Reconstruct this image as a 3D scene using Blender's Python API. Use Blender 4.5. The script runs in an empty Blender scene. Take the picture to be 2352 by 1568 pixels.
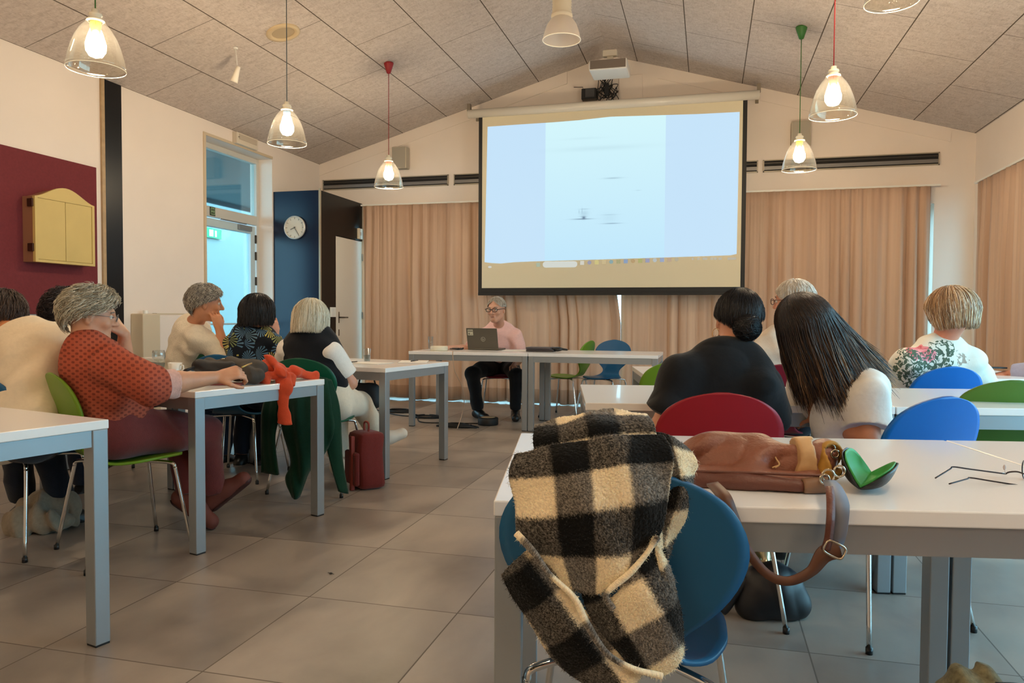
import bpy, bmesh, math, random
import numpy as np
from mathutils import Vector, Matrix

# ------------------------------------------------------------------ camera, light, exposure
SC = bpy.context.scene
FPX, CAMH = 1713.1, 1.09
YAW, PITCH, ROLL = -0.2569067, -0.0331825, 0.00539661
def _cam_axes():
    f = np.array([math.sin(YAW)*math.cos(PITCH), math.cos(YAW)*math.cos(PITCH), math.sin(PITCH)])
    r = np.array([math.cos(YAW), -math.sin(YAW), 0.0]); u = np.cross(r, f)
    c, s = math.cos(ROLL), math.sin(ROLL)
    return c*r+s*u, -s*r+c*u, f
CR, CU, CF = _cam_axes()
cam = bpy.data.cameras.new('camera'); camo = bpy.data.objects.new('camera', cam)
SC.collection.objects.link(camo)
cam.sensor_width = 36.0; cam.lens = FPX/2352*36.0; cam.clip_start = .05; cam.clip_end = 200
camo.matrix_world = Matrix(((CR[0], CU[0], -CF[0], 0), (CR[1], CU[1], -CF[1], 0), (CR[2], CU[2], -CF[2], CAMH), (0, 0, 0, 1)))
SC.camera = camo
vs = SC.view_settings
vs.view_transform = 'Standard'; vs.look = 'None'; vs.gamma = 1; vs.use_curve_mapping = False
vs.exposure = 0.0
world = bpy.data.worlds.new('world'); SC.world = world; world.use_nodes = True
bg = world.node_tree.nodes['Background']
bg.inputs[0].default_value = (.50, .80, 1.0, 1); bg.inputs[1].default_value = WORLD_STRENGTH = 8.5
LAMP_EMIT = 280.0

def at(px, py, d):
    """point of the room seen at photo position (px, py), d metres deep along the view axis"""
    return np.array([0, 0, CAMH]) + d*((px-1176)/FPX*CR - (py-784)/FPX*CU + CF)
def at_z(px, py, z):
    v = (px-1176)/FPX*CR - (py-784)/FPX*CU + CF
    return np.array([0, 0, CAMH]) + v*((z-CAMH)/v[2])
def at_y(px, py, Y):
    v = (px-1176)/FPX*CR - (py-784)/FPX*CU + CF
    return np.array([0, 0, CAMH]) + v*(Y/v[1])
def at_x(px, py, X):
    v = (px-1176)/FPX*CR - (py-784)/FPX*CU + CF
    return np.array([0, 0, CAMH]) + v*(X/v[0])

RNG = np.random.default_rng(7)
random.seed(7)
COL = SC.collection

# ------------------------------------------------------------------ materials
def lin(c):
    return tuple(((x/255)/12.92 if x/255 <= .04045 else ((x/255+.055)/1.055)**2.4) for x in c)
MATS = {}
def mat(name, col, rough=.5, metal=0, noise=None, bump=None, trans=0, emit=None, coat=0, spec=.5, sheen=0, alpha=1, aniso=0):
    """noise=(scale, amount) colour variation; bump=(scale, strength)"""
    if name in MATS: return MATS[name]
    m = bpy.data.materials.new(name); m.use_nodes = True; nt = m.node_tree; b = nt.nodes['Principled BSDF']
    c = lin(col)
    b.inputs['Base Color'].default_value = (*c, 1); b.inputs['Roughness'].default_value = rough
    b.inputs['Metallic'].default_value = metal; b.inputs['Specular IOR Level'].default_value = spec
    b.inputs['Coat Weight'].default_value = coat; b.inputs['Sheen Weight'].default_value = sheen
    b.inputs['Transmission Weight'].default_value = trans; b.inputs['Alpha'].default_value = alpha
    if emit: b.inputs['Emission Color'].default_value = (*lin(emit[0]), 1); b.inputs['Emission Strength'].default_value = emit[1]
    if noise or bump:
        tc = nt.nodes.new('ShaderNodeTexCoord')
    if noise:
        n = nt.nodes.new('ShaderNodeTexNoise'); n.inputs['Scale'].default_value = noise[0]; n.inputs['Detail'].default_value = 6
        nt.links.new(tc.outputs['Object'], n.inputs['Vector'])
        r = nt.nodes.new('ShaderNodeMapRange'); r.inputs[1].default_value = .3; r.inputs[2].default_value = .7
        r.inputs[3].default_value = 1-noise[1]; r.inputs[4].default_value = 1+noise[1]
        nt.links.new(n.outputs['Fac'], r.inputs[0])
        mx = nt.nodes.new('ShaderNodeVectorMath'); mx.operation = 'SCALE'; mx.inputs[0].default_value = c
        nt.links.new(r.outputs[0], mx.inputs['Scale']); nt.links.new(mx.outputs[0], b.inputs['Base Color'])
    if bump:
        n2 = nt.nodes.new('ShaderNodeTexNoise'); n2.inputs['Scale'].default_value = bump[0]; n2.inputs['Detail'].default_value = 5
        nt.links.new(tc.outputs['Object'], n2.inputs['Vector'])
        bp = nt.nodes.new('ShaderNodeBump'); bp.inputs['Strength'].default_value = bump[1]; bp.inputs['Distance'].default_value = .01
        nt.links.new(n2.outputs['Fac'], bp.inputs['Height']); nt.links.new(bp.outputs[0], b.inputs['Normal'])
    MATS[name] = m; return m
def attr_mat(name, rough=.6, spec=.3, sheen=0, bump=None, mult=1.0):
    """colour read from the mesh's own 'col' attribute"""
    m = mat(name, (128, 128, 128), rough=rough, spec=spec, sheen=sheen, bump=bump)
    nt = m.node_tree; b = nt.nodes['Principled BSDF']
    if not b.inputs['Base Color'].is_linked:
        a = nt.nodes.new('ShaderNodeAttribute'); a.attribute_name = 'col'
        nt.links.new(a.outputs['Color'], b.inputs['Base Color'])
    return m
class NG:
    """tiny node-graph helper"""
    def __init__(s, m): s.nt = m.node_tree; s.b = s.nt.nodes.get('Principled BSDF')
    def n(s, t, **kw):
        x = s.nt.nodes.new(t)
        for k, v in kw.items(): setattr(x, k, v)
        return x
    def l(s, a, b): s.nt.links.new(a, b)
    def math(s, op, a, b=None, c=None):
        x = s.n('ShaderNodeMath', operation=op)
        for i, v in enumerate((a, b, c)):
            if v is None: continue
            if hasattr(v, 'links'): s.l(v, x.inputs[i])
            else: x.inputs[i].default_value = v
        return x.outputs[0]
    def mix(s, f, a, b):
        x = s.n('ShaderNodeMix', data_type='RGBA')
        for i, v in ((0, f), (6, a), (7, b)):
            if hasattr(v, 'links'): s.l(v, x.inputs[i])
            elif i: x.inputs[i].default_value = (*v, 1) if len(v) == 3 else v
            else: x.inputs[i].default_value = v
        return x.outputs[2]
    def noise(s, vec, scale, detail=4, out='Fac', dist=0):
        x = s.n('ShaderNodeTexNoise'); x.inputs['Scale'].default_value = scale; x.inputs['Detail'].default_value = detail
        x.inputs['Distortion'].default_value = dist
        if vec is not None: s.l(vec, x.inputs['Vector'])
        return x.outputs[out]
    def ramp(s, f, stops):
        x = s.n('ShaderNodeValToRGB'); e = x.color_ramp.elements
        while len(e) < len(stops): e.new(.5)
        for i, (p, c) in enumerate(stops): e[i].position = p; e[i].color = (*c, 1)
        s.l(f, x.inputs[0]); return x.outputs[0]
    def obj(s): return s.n('ShaderNodeTexCoord').outputs['Object']
    def map(s, v, scale=(1, 1, 1), rot=(0, 0, 0), loc=(0, 0, 0)):
        x = s.n('ShaderNodeMapping'); x.inputs['Scale'].default_value = scale; x.inputs['Rotation'].default_value = rot; x.inputs['Location'].default_value = loc
        s.l(v, x.inputs['Vector']); return x.outputs[0]
    def bump(s, h, st=.3, dist=.01):
        x = s.n('ShaderNodeBump'); x.inputs['Strength'].default_value = st; x.inputs['Distance'].default_value = dist
        s.l(h, x.inputs['Height']); s.l(x.outputs[0], s.b.inputs['Normal'])

def clear_mat(name, tint=(255, 255, 255), edge=.5, gloss=.03, haze=0):
    """thin clear pane or shade: see-through with a Fresnel sheen, lets light pass"""
    if name in MATS: return MATS[name]
    m = bpy.data.materials.new(name); m.use_nodes = True; g = NG(m); g.nt.nodes.remove(g.b)
    t = g.n('ShaderNodeBsdfTransparent'); t.inputs[0].default_value = (*lin(tint), 1)
    s = g.n('ShaderNodeBsdfGlossy'); s.inputs['Roughness'].default_value = gloss
    lw = g.n('ShaderNodeLayerWeight'); lw.inputs[0].default_value = edge
    f = g.math('MULTIPLY', lw.outputs['Facing'], lw.outputs['Facing']); f = g.math('MULTIPLY_ADD', f, .75, .05)
    mx = g.n('ShaderNodeMixShader'); g.l(f, mx.inputs[0]); g.l(t.outputs[0], mx.inputs[1]); g.l(s.outputs[0], mx.inputs[2])
    o = mx.outputs[0]
    if haze:
        tr = g.n('ShaderNodeBsdfTranslucent'); tr.inputs[0].default_value = (.9, .88, .84, 1); m2 = g.n('ShaderNodeMixShader'); m2.inputs[0].default_value = haze; g.l(o, m2.inputs[1]); g.l(tr.outputs[0], m2.inputs[2]); o = m2.outputs[0]
    g.l(o, g.nt.nodes['Material Output'].inputs[0]); MATS[name] = m; return m
def emis_mat(name, col, st):
    if name in MATS: return MATS[name]
    m = bpy.data.materials.new(name); m.use_nodes = True; g = NG(m); g.nt.nodes.remove(g.b)
    e = g.n('ShaderNodeEmission'); e.inputs[0].default_value = (*lin(col), 1); e.inputs[1].default_value = st
    g.l(e.outputs[0], g.nt.nodes['Material Output'].inputs[0]); MATS[name] = m; return m

# ------------------------------------------------------------------ objects
def tag(o, label=None, cat=None, group=None, kind=None):
    if label: o['label'] = label
    if cat: o['category'] = cat
    if group: o['group'] = group
    if kind: o['kind'] = kind
    return o
def thing(name, label, cat, loc=(0, 0, 0), rotz=0, group=None):
    o = bpy.data.objects.new(name, None); COL.objects.link(o); o.location = Vector([float(v) for v in loc]); o.rotation_euler = (0, 0, rotz)
    o.empty_display_size = .1
    return tag(o, label, cat, group)
def from_bm(name, bm, m, parent=None, smooth=None, world=False):
    me = bpy.data.meshes.new(name); bm.to_mesh(me); bm.free()
    return _link(name, me, m, parent, smooth, world)
def from_np(name, v, f, m, parent=None, smooth=True, world=False, cols=None):
    """v Nx3, f list of faces or Mx3 / Mx4 array; cols Nx3 linear colour per vertex"""
    me = bpy.data.meshes.new(name); v = np.asarray(v, float)
    if isinstance(f, np.ndarray) and len(f):
        k = f.shape[1]; me.vertices.add(len(v)); me.vertices.foreach_set('co', v.ravel())
        me.loops.add(f.size); me.loops.foreach_set('vertex_index', f.ravel().astype(np.int32))
        me.polygons.add(len(f)); me.polygons.foreach_set('loop_start', np.arange(0, f.size, k, dtype=np.int32))
        me.update(calc_edges=True); me.validate()
    else: me.from_pydata([tuple(p) for p in v], [], [tuple(int(i) for i in q) for q in f])
    if cols is not None:
        a = me.color_attributes.new('col', 'FLOAT_COLOR', 'POINT')
        c = np.ones((len(v), 4)); c[:, :3] = cols; a.data.foreach_set('color', c.ravel())
    return _link(name, me, m, parent, smooth, world)
def _link(name, me, m, parent, smooth, world):
    o = bpy.data.objects.new(name, me); COL.objects.link(o)
    if m: me.materials.append(m)
    if smooth is not None: me.polygons.foreach_set('use_smooth', [bool(smooth)]*len(me.polygons))
    if parent:
        o.parent = parent
        if world:
            off = Vector((0, 0, 0)); p = parent
            while p: off += p.location; p = p.parent
            me.transform(Matrix.Translation(-off))
    me.update(); return o
def struct(o): o['kind'] = 'structure'; return o
def base_origin(o):
    """move a stand-alone mesh's origin to its base centre"""
    me = o.data; n = len(me.vertices); a = np.empty(n*3); me.vertices.foreach_get('co', a); a = a.reshape(-1, 3)
    c = (a.min(0)+a.max(0))/2; c[2] = a[:, 2].min()
    me.transform(Matrix.Translation(-Vector(c))); o.location = Vector(c); return o

def box(bm, x0, x1, y0, y1, z0, z1, bev=0, M=None):
    r = bmesh.ops.create_cube(bm, size=1); vs_ = r['verts']
    for v in vs_: v.co = Vector(((x0+x1)/2+v.co.x*(x1-x0), (y0+y1)/2+v.co.y*(y1-y0), (z0+z1)/2+v.co.z*(z1-z0)))
    if bev:
        ed = {e for v in vs_ for e in v.link_edges}
        rr = bmesh.ops.bevel(bm, geom=list(ed), offset=bev, segments=2, affect='EDGES', profile=.5)
        vs_ = list({v for f in rr['faces'] for v in f.verts} | {v for v in vs_ if v.is_valid})
    if M is not None:
        for v in vs_: v.co = M @ v.co
    return bm
def boxo(name, m, parent, x0, x1, y0, y1, z0, z1, bev=0, M=None):
    bm = bmesh.new(); box(bm, x0, x1, y0, y1, z0, z1, bev, M); return from_bm(name, bm, m, parent)
def tube_np(pts, r, n=8, closed=False, caps=True):
    """rounded rod along points; r number or per-point list"""
    P = np.asarray(pts, float); k = len(P); R = np.full(k, r) if np.isscalar(r) else np.asarray(r, float)
    T = np.zeros_like(P)
    if closed: T = np.roll(P, -1, 0)-np.roll(P, 1, 0)
    else: T[1:-1] = P[2:]-P[:-2]; T[0] = P[1]-P[0]; T[-1] = P[-1]-P[-2]
    T /= np.maximum(np.linalg.norm(T, axis=1, keepdims=True), 1e-9)
    u = np.cross(T[0], [0, 0, 1.0])
    if np.linalg.norm(u) < 1e-3: u = np.cross(T[0], [1.0, 0, 0])
    u /= np.linalg.norm(u); V = []; a = np.linspace(0, 2*np.pi, n, endpoint=False)
    for i in range(k):
        u = u-T[i]*np.dot(u, T[i]); u /= max(np.linalg.norm(u), 1e-9); w = np.cross(T[i], u)
        V.append(P[i]+R[i]*(np.cos(a)[:, None]*u+np.sin(a)[:, None]*w))
    V = np.concatenate(V); F = []
    for i in range(k if closed else k-1):
        j = (i+1) % k
        for q in range(n): F.append((i*n+q, i*n+(q+1) % n, j*n+(q+1) % n, j*n+q))
    if caps and not closed: F.append(tuple(range(n))[::-1]); F.append(tuple((k-1)*n+q for q in range(n)))
    return V, F
class MB:
    """collects shapes for one mesh"""
    def __init__(s): s.V = []; s.F = []; s.n = 0
    def add(s, v, f):
        s.V.append(np.asarray(v, float)); s.F += [tuple(int(i)+s.n for i in q) for q in f]; s.n += len(v); return s
    def tube(s, pts, r, n=8, **k): return s.add(*tube_np(pts, r, n, **k))
    def box(s, x0, x1, y0, y1, z0, z1, M=None):
        v = np.array([(x, y, z) for x in (x0, x1) for y in (y0, y1) for z in (z0, z1)], float)
        if M is not None: v = v @ np.asarray(M)[:3, :3].T+np.asarray(M)[:3, 3]
        return s.add(v, [(0, 1, 3, 2), (4, 6, 7, 5), (0, 4, 5, 1), (2, 3, 7, 6), (0, 2, 6, 4), (1, 5, 7, 3)])
    def lathe(s, prof, n=24, c=(0, 0, 0)):
        a = np.linspace(0, 2*np.pi, n, endpoint=False); V = []
        for r, z in prof: V.append(np.stack([c[0]+r*np.cos(a), c[1]+r*np.sin(a), np.full(n, c[2]+z)], 1))
        F = [(i*n+q, i*n+(q+1) % n, (i+1)*n+(q+1) % n, (i+1)*n+q) for i in range(len(prof)-1) for q in range(n)]
        return s.add(np.concatenate(V), F)
    def ell(s, c, r, R=None, n=16):
        th = np.linspace(0, np.pi, n//2+1); ph = np.linspace(0, 2*np.pi, n, endpoint=False)
        V = np.array([(math.sin(t)*math.cos(p), math.sin(t)*math.sin(p), math.cos(t)) for t in th for p in ph])*np.asarray(r)
        if R is not None: V = V @ np.asarray(R).T
        F = [(i*n+q, (i+1)*n+q, (i+1)*n+(q+1) % n, i*n+(q+1) % n) for i in range(n//2) for q in range(n)]
        return s.add(V+np.asarray(c), F)
    def build(s, name, m, parent=None, smooth=False, world=False):
        return from_np(name, np.concatenate(s.V), s.F, m, parent, smooth, world)
def add_mod(o, t, **k):
    m = o.modifiers.new(t.lower(), t)
    for a, b in k.items(): setattr(m, a, b)
    return m
def crom(P, n):
    """Catmull-Rom through the points"""
    P = np.asarray(P, float); Q = np.vstack([2*P[0]-P[1], P, 2*P[-1]-P[-2]]); out = []
    for i in range(len(P)-1):
        a, b, c, d = Q[i:i+4]
        for t in np.linspace(0, 1, n, endpoint=False):
            out.append(.5*((2*b)+(-a+c)*t+(2*a-5*b+4*c-d)*t*t+(-a+3*b-3*c+d)*t**3))
    out.append(P[-1]); return np.array(out)
# ------------------------------------------------------------------ the room
XL, XR, YB, YF = -5.1, 2.78, 9.15, -4.6
RX, RZ, ZL, ZR = -1.2, 4.26, 3.128, 3.098
def ceil_z(x): return ZL+(x-XL)*(RZ-ZL)/(RX-XL) if x < RX else ZR+(XR-x)*(RZ-ZR)/(XR-RX)

m_wall = mat('cream_paint', (236, 223, 212), rough=.75, noise=(1.5, .03), bump=(180, .04))
m_white = mat('white_lacquer', (236, 234, 228), rough=.4)
def floor_material():
    m = mat('floor_tiles', (120, 108, 96), rough=.3); g = NG(m); o = g.obj(); s = g.n('ShaderNodeSeparateXYZ'); g.l(o, s.inputs[0])
    tx = g.math('DIVIDE', g.math('ADD', s.outputs[0], 1.482), .605); ty = g.math('DIVIDE', g.math('ADD', s.outputs[1], -1.935), .633)
    def edge(t, w):
        f = g.math('FRACT', t); f = g.math('MINIMUM', f, g.math('SUBTRACT', 1, f)); return g.math('LESS_THAN', f, w)
    grout = g.math('MAXIMUM', edge(tx, .0042), edge(ty, .004))
    cell = g.n('ShaderNodeCombineXYZ'); g.l(g.math('FLOOR', tx), cell.inputs[0]); g.l(g.math('FLOOR', ty), cell.inputs[1])
    wn = g.n('ShaderNodeTexWhiteNoise'); g.l(cell.outputs[0], wn.inputs['Vector'])
    off = g.n('ShaderNodeVectorMath', operation='MULTIPLY_ADD'); g.l(wn.outputs['Color'], off.inputs[0]); off.inputs[1].default_value = (9, 9, 9); g.l(o, off.inputs[2])
    n1 = g.noise(g.map(off.outputs[0], scale=(1, .6, 1)), 2.6, 5, dist=.3); n2 = g.noise(off.outputs[0], 60, 4)
    c = g.ramp(n1, [(.28, lin((122, 114, 108))), (.5, lin((156, 146, 137))), (.72, lin((178, 167, 155)))])
    c = g.mix(g.math('MULTIPLY', n2, .25), c, lin((152, 140, 128)))
    c = g.mix(grout, c, lin((108, 98, 90))); g.l(c, g.b.inputs['Base Color'])
    r = g.math('MULTIPLY_ADD', n1, .16, .28); r = g.math('ADD', r, g.math('MULTIPLY', grout, .4)); g.l(r, g.b.inputs['Roughness'])
    g.bump(g.math('SUBTRACT', g.math('MULTIPLY', n2, .05), grout), .25, .003); return m
def ceiling_material(name, phase):
    m = mat(name, (176, 166, 152), rough=.95, spec=.1); g = NG(m); o = g.obj(); s = g.n('ShaderNodeSeparateXYZ'); g.l(o, s.inputs[0])
    tx = g.math('DIVIDE', g.math('ADD', s.outputs[0], .26), .605); row = g.math('FLOOR', tx)
    par = g.math('MODULO', g.math('ADD', row, 100+phase), 2)
    ty = g.math('ADD', g.math('DIVIDE', g.math('ADD', s.outputs[1], -7.857+12.85), 1.285), g.math('MULTIPLY', par, .5))
    def edge(t, w):
        f = g.math('FRACT', t); f = g.math('MINIMUM', f, g.math('SUBTRACT', 1, f)); return g.math('LESS_THAN', f, w)
    seam = g.math('MAXIMUM', edge(tx, .0075), g.math('MULTIPLY', edge(ty, .0032), .75))
    n1 = g.noise(o, 1.3, 3); n2 = g.noise(g.map(o, scale=(1, .35, 1)), 70, 5, dist=1.2); n3 = g.noise(g.map(o, scale=(.4, 1, 1)), 26, 5, dist=.8)
    t = g.math('ADD', g.math('MULTIPLY', n2, .55), g.math('MULTIPLY', n3, .45))
    c = g.ramp(t, [(.36, lin((180, 167, 159))), (.5, lin((200, 188, 181))), (.66, lin((214, 203, 196)))])
    c = g.mix(g.math('MULTIPLY', n1, .3), c, lin((206, 197, 190))); c = g.mix(seam, c, lin((96, 86, 76)))
    g.l(c, g.b.inputs['Base Color']); g.bump(g.math('SUBTRACT', t, g.math('MULTIPLY', seam, 2)), .6, .01); return m
# floor and ceiling
o = boxo('floor', floor_material(), None, XL-.3, XR+.3, YF-.1, YB+.35, -.1, 0); struct(o)
for nm, xa, xb, za, zb, ph in (('ceiling', XL-.0, RX, ZL, RZ, 1), ('ceiling', RX, XR, RZ, ZR, 0)):
    b = MB(); sl = (zb-za)/(xb-xa)
    v = [(x, y, za+(x-xa)*sl+dz) for x in (xa, xb) for y in (YF-.1, YB+.3) for dz in (0, .12)]
    b.add(v, [(0, 2, 6, 4), (1, 5, 7, 3), (0, 1, 3, 2), (4, 6, 7, 5), (0, 4, 5, 1), (2, 3, 7, 6)])
    struct(b.build(nm, ceiling_material('wood_wool_%d' % ph, ph), None))
def wall_x(name, xa, xb, yspans):
    """side wall between x planes xa..xb; yspans = (y0, y1, z0, z1)"""
    b = MB()
    for q in yspans: b.box(min(xa, xb), max(xa, xb), *q)
    return struct(b.build(name, m_wall, None))
OY0, OY1, OZ = 6.77, 8.005, 2.965
wall_x('wall_left', XL-.3, XL, ((YF, OY0, 0, ZL+.03), (OY0, OY1, OZ, ZL+.03), (OY1, YB+.3, 0, ZL+.03)))
wall_x('wall_right', XR, XR+.3, ((YF, .9, 0, ZR+.03), (.9, 8.9, 2.46, ZR+.03), (8.9, YB+.3, 0, ZR+.03)))
b = MB()   # end wall behind the speaker, with the wide glazed opening behind the curtains
WX0, WX1, WZ = -4.4, 2.385, 2.36
def gable(b, y0, y1, x0, x1, z0):
    xs = [x for x in (x0, RX, x1) if x0 <= x <= x1]
    for xa, xb in zip(xs[:-1], xs[1:]):
        v = [(x, y, z) for y in (y0, y1) for x, z in ((xa, z0), (xb, z0), (xb, ceil_z(xb)+.02), (xa, ceil_z(xa-1e-6 if xa > x0 else xa)+.02))]
        b.add(v, [(0, 3, 2, 1), (4, 5, 6, 7), (0, 1, 5, 4), (2, 3, 7, 6), (1, 2, 6, 5), (0, 4, 7, 3)])
gable(b, YB, YB+.3, XL, XR, WZ); b.box(XL, WX0, YB, YB+.3, 0, WZ); b.box(WX1, XR, YB, YB+.3, 0, WZ)
struct(b.build('wall_back', m_wall, None))
b = MB(); gable(b, YF-.1, YF, XL, XR, 0); struct(b.build('wall_front', m_wall, None))
# raised band that follows the roof line on the end wall
for i, (xa, xb) in enumerate(((XL, -1.72), (-.62, XR-.25))):
    b = MB(); w = .15
    v = [(x, y, ceil_z(x)+dz) for y in (YB-.012, YB+.01) for x, dz in ((xa, -w), (xb, -w), (xb, -.002), (xa, -.002))]
    b.add(v, [(0, 1, 2, 3), (7, 6, 5, 4), (0, 4, 5, 1), (2, 6, 7, 3), (1, 5, 6, 2), (0, 3, 7, 4)])
    struct(b.build('trim_%d' % (i+1), m_wall, None))
m_dark = mat('black_lacquer', (12, 12, 15), rough=.34, spec=.3)
m_blue = mat('night_blue_lacquer', (10, 22, 48), rough=.24, spec=.3)
m_wood = mat('pale_wood_edge', (176, 148, 112), rough=.5, noise=(20, .1))
struct(boxo('trim_3', m_dark, None, XL, XL+.012, 5.41, 5.61, 0, ZL))
struct(boxo('trim_4', m_wood, None, XL, XL+.02, 5.375, 5.41, 0, ZL))
struct(boxo('trim_5', mat('door_casing', (205, 186, 158), rough=.5), None, XL-.0, XL+.012, OY0-.035, OY0, 0, OZ+.03))
struct(boxo('trim_6', MATS['door_casing'], None, XL-.0, XL+.012, OY0, OY1, OZ, OZ+.03))

# ------------------------------------------------------------------ glazed door at left and what lies outside
m_alu = mat('window_frame_paint', (204, 200, 192), rough=.45)
m_glass = clear_mat('window_glass', (232, 248, 250), edge=.35)
XD = XL-.2
dr = struct(thing('door_1', None, None, (XD, (OY0+OY1)/2, 0)))
def fr(name, y0, y1, z0, z1, dx0=-.05, dx1=.02, m=m_alu): return boxo(name, m, dr, dx0, dx1, y0-(OY0+OY1)/2, y1-(OY0+OY1)/2, z0, z1, .004)
bm = bmesh.new(); yc = (OY0+OY1)/2
for q in ((OY0, OY0+.05, 0, OZ), (OY1-.05, OY1, 0, OZ), (OY0+.05, OY1-.05, OZ-.06, OZ), (OY0+.05, OY1-.05, 2.17, 2.28)):
    box(bm, -.05, .02, q[0]-yc, q[1]-yc, q[2], q[3], .004)
from_bm('frame', bm, m_alu, dr)
bm = bmesh.new()
for q in ((OY0+.06, OY0+.15, .02, 2.15), (OY1-.19, OY1-.1, .02, 2.15), (OY0+.15, OY1-.19, 2.06, 2.15), (OY0+.15, OY1-.19, .02, .2), (OY0+.15, OY1-.19, .98, 1.0)):
    box(bm, -.03, .03, q[0]-yc, q[1]-yc, q[2], q[3], .004)
leaf = from_bm('door_leaf', bm, mat('leaf_paint', (196, 214, 220), rough=.4), dr)
boxo('pane', m_glass, leaf, -.004, .004, OY0+.15-yc, OY1-.19-yc, .2, 2.06)
boxo('pane', m_glass, dr, -.02, -.012, OY0+.05-yc, OY1-.05-yc, 2.28, OZ-.06)
for z in (.5, 1.45, 1.75, 1.95): boxo('hinge', mat('dark_hinge', (70, 66, 60), rough=.4, metal=.6), leaf, .02, .045, OY1-.11-yc, OY1-.085-yc, z, z+.1, .003)
bm = bmesh.new(); box(bm, .03, .06, OY1-.45-yc, OY1-.2-yc, 2.08, 2.14, .004); box(bm, .04, .052, OY0+.45-yc, OY1-.3-yc, 2.15, 2.165)
from_bm('door_closer', bm, mat('closer_grey', (150, 156, 160), rough=.35, metal=.5), leaf)
sg = thing('exit_sign', 'small dark green exit pictogram plate stuck on the beam above the glazed door', 'sign', (XD+.022, 7.12, 2.19))
boxo('plate', mat('dark_green_plate', (34, 52, 38), rough=.4), sg, 0, .004, -.045, .045, -.01, .085)
bm = bmesh.new()
for q in ((-.03, -.024, 0, .075), (.0, .006, 0, .075), (.03, .036, 0, .075), (-.03, .036, .07, .076), (-.03, .036, .033, .039), (-.03, .036, 0, .005)): box(bm, .004, .006, q[0], q[1], q[2], q[3])
from_bm('pictogram', bm, mat('sign_lime', (190, 220, 170), rough=.4), sg)
# outdoors
struct(boxo('ground', mat('paving', (110, 110, 108), rough=.9, noise=(3, .1)), None, -22, XL-.3, -6, 26, -.15, -.02))
struct(boxo('ground', MATS['paving'], None, XL-.3, 20, YB+.35, 26, -.15, -.02)); struct(boxo('ground', MATS['paving'], None, XR+.3, 20, -6, YB+.35, -.15, -.02))
hb = thing('neighbouring_building', 'bright white building wing seen outside through the glazed door', 'building', (-10, 14, 0))
boxo('wall', mat('white_render', (150, 160, 156), rough=.8), hb, -.2, 0, -6.5, 7, 0, 3.1)
bm = bmesh.new()
for k in range(7): box(bm, -.2, .0-.0+.02*(k % 2), -6.5, 7, 3.1+.11*k, 3.2+.11*k)
from_bm('roof_siding', bm, mat('pale_siding', (124, 136, 138), rough=.6), hb)
s2 = thing('exit_sign', 'bright green exit sign on the white wall seen through the door glass', 'sign', at_x(490, 536, -9.97))
boxo('plate', mat('signal_green', (20, 150, 96), rough=.4), s2, 0, .02, -.24, .24, -.1, .1)
bm = bmesh.new(); box(bm, .02, .025, -.16, -.03, -.07, .07); box(bm, .02, .025, .02, .08, -.07, .06)
from_bm('pictogram', bm, mat('sign_white', (230, 245, 240)), s2)
cp = thing('entrance_canopy', 'flat grey canopy outside above the glazed door', 'canopy', (-6.7, 9, 3.0))
boxo('soffit', mat('canopy_grey', (96, 116, 122), rough=.6), cp, -1.25, 1.28, -5, 6, 0, .14)
boxo('fascia', mat('canopy_edge', (38, 44, 48), rough=.5), cp, -1.31, -1.25, -5, 6, -.06, .16)

# ------------------------------------------------------------------ windows behind curtains and beside the camera
def window(name, axis, p, a0, a1, z0, z1, n, side=1):
    """glazing in the plane axis=p between a0..a1 with n bays"""
    w = struct(thing(name, None, None, (p, (a0+a1)/2, z0) if axis == 'x' else ((a0+a1)/2, p, z0)))
    h = z1-z0; L = (a1-a0)/2; bm = bmesh.new(); bg_ = bmesh.new()
    def bb(bmx, u0, u1, q0, q1, t):
        if axis == 'x': box(bmx, -t, t, u0, u1, q0, q1)
        else: box(bmx, u0, u1, -t, t, q0, q1)
    bb(bm, -L, L, 0, .07, .03); bb(bm, -L, L, h-.07, h, .03)
    for k in range(n+1):
        u = -L+(2*L)*k/n; bb(bm, max(u-.035, -L), min(u+.035, L), .07, h-.07, .03)
    from_bm('frame', bm, m_alu, w)
    for k in range(n):
        b2 = bmesh.new(); bb(b2, -L+(2*L)*k/n+.035, -L+2*L*(k+1)/n-.035, .07, h-.07, .004); from_bm('pane', b2, m_glass, w)
    return w
window('window_2', 'y', YB+.2, WX0, WX1, 0, WZ, 5)
window('window_3', 'x', XR+.2, .9, 8.9, 0, 2.46, 6)
for nm, loc, rot, sx, sy in (('portal_door', (XD-.1, 7.39, 1.5), (0, math.radians(-90), 0), 2.9, 1.2),
                             ('portal_window_3', (XR+.27, 4.9, 1.23), (0, math.radians(90), 0), 2.4, 8.0), ('portal_window_2', (-.96, YB+.28, 1.22), (math.radians(-90), 0, 0), 6.8, 2.4)):
    L = bpy.data.lights.new(nm, 'AREA'); L.shape = 'RECTANGLE'; L.size = sx; L.size_y = sy; L.cycles.is_portal = True
    lo = bpy.data.objects.new(nm, L); COL.objects.link(lo); lo.location = loc; lo.rotation_euler = rot

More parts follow.
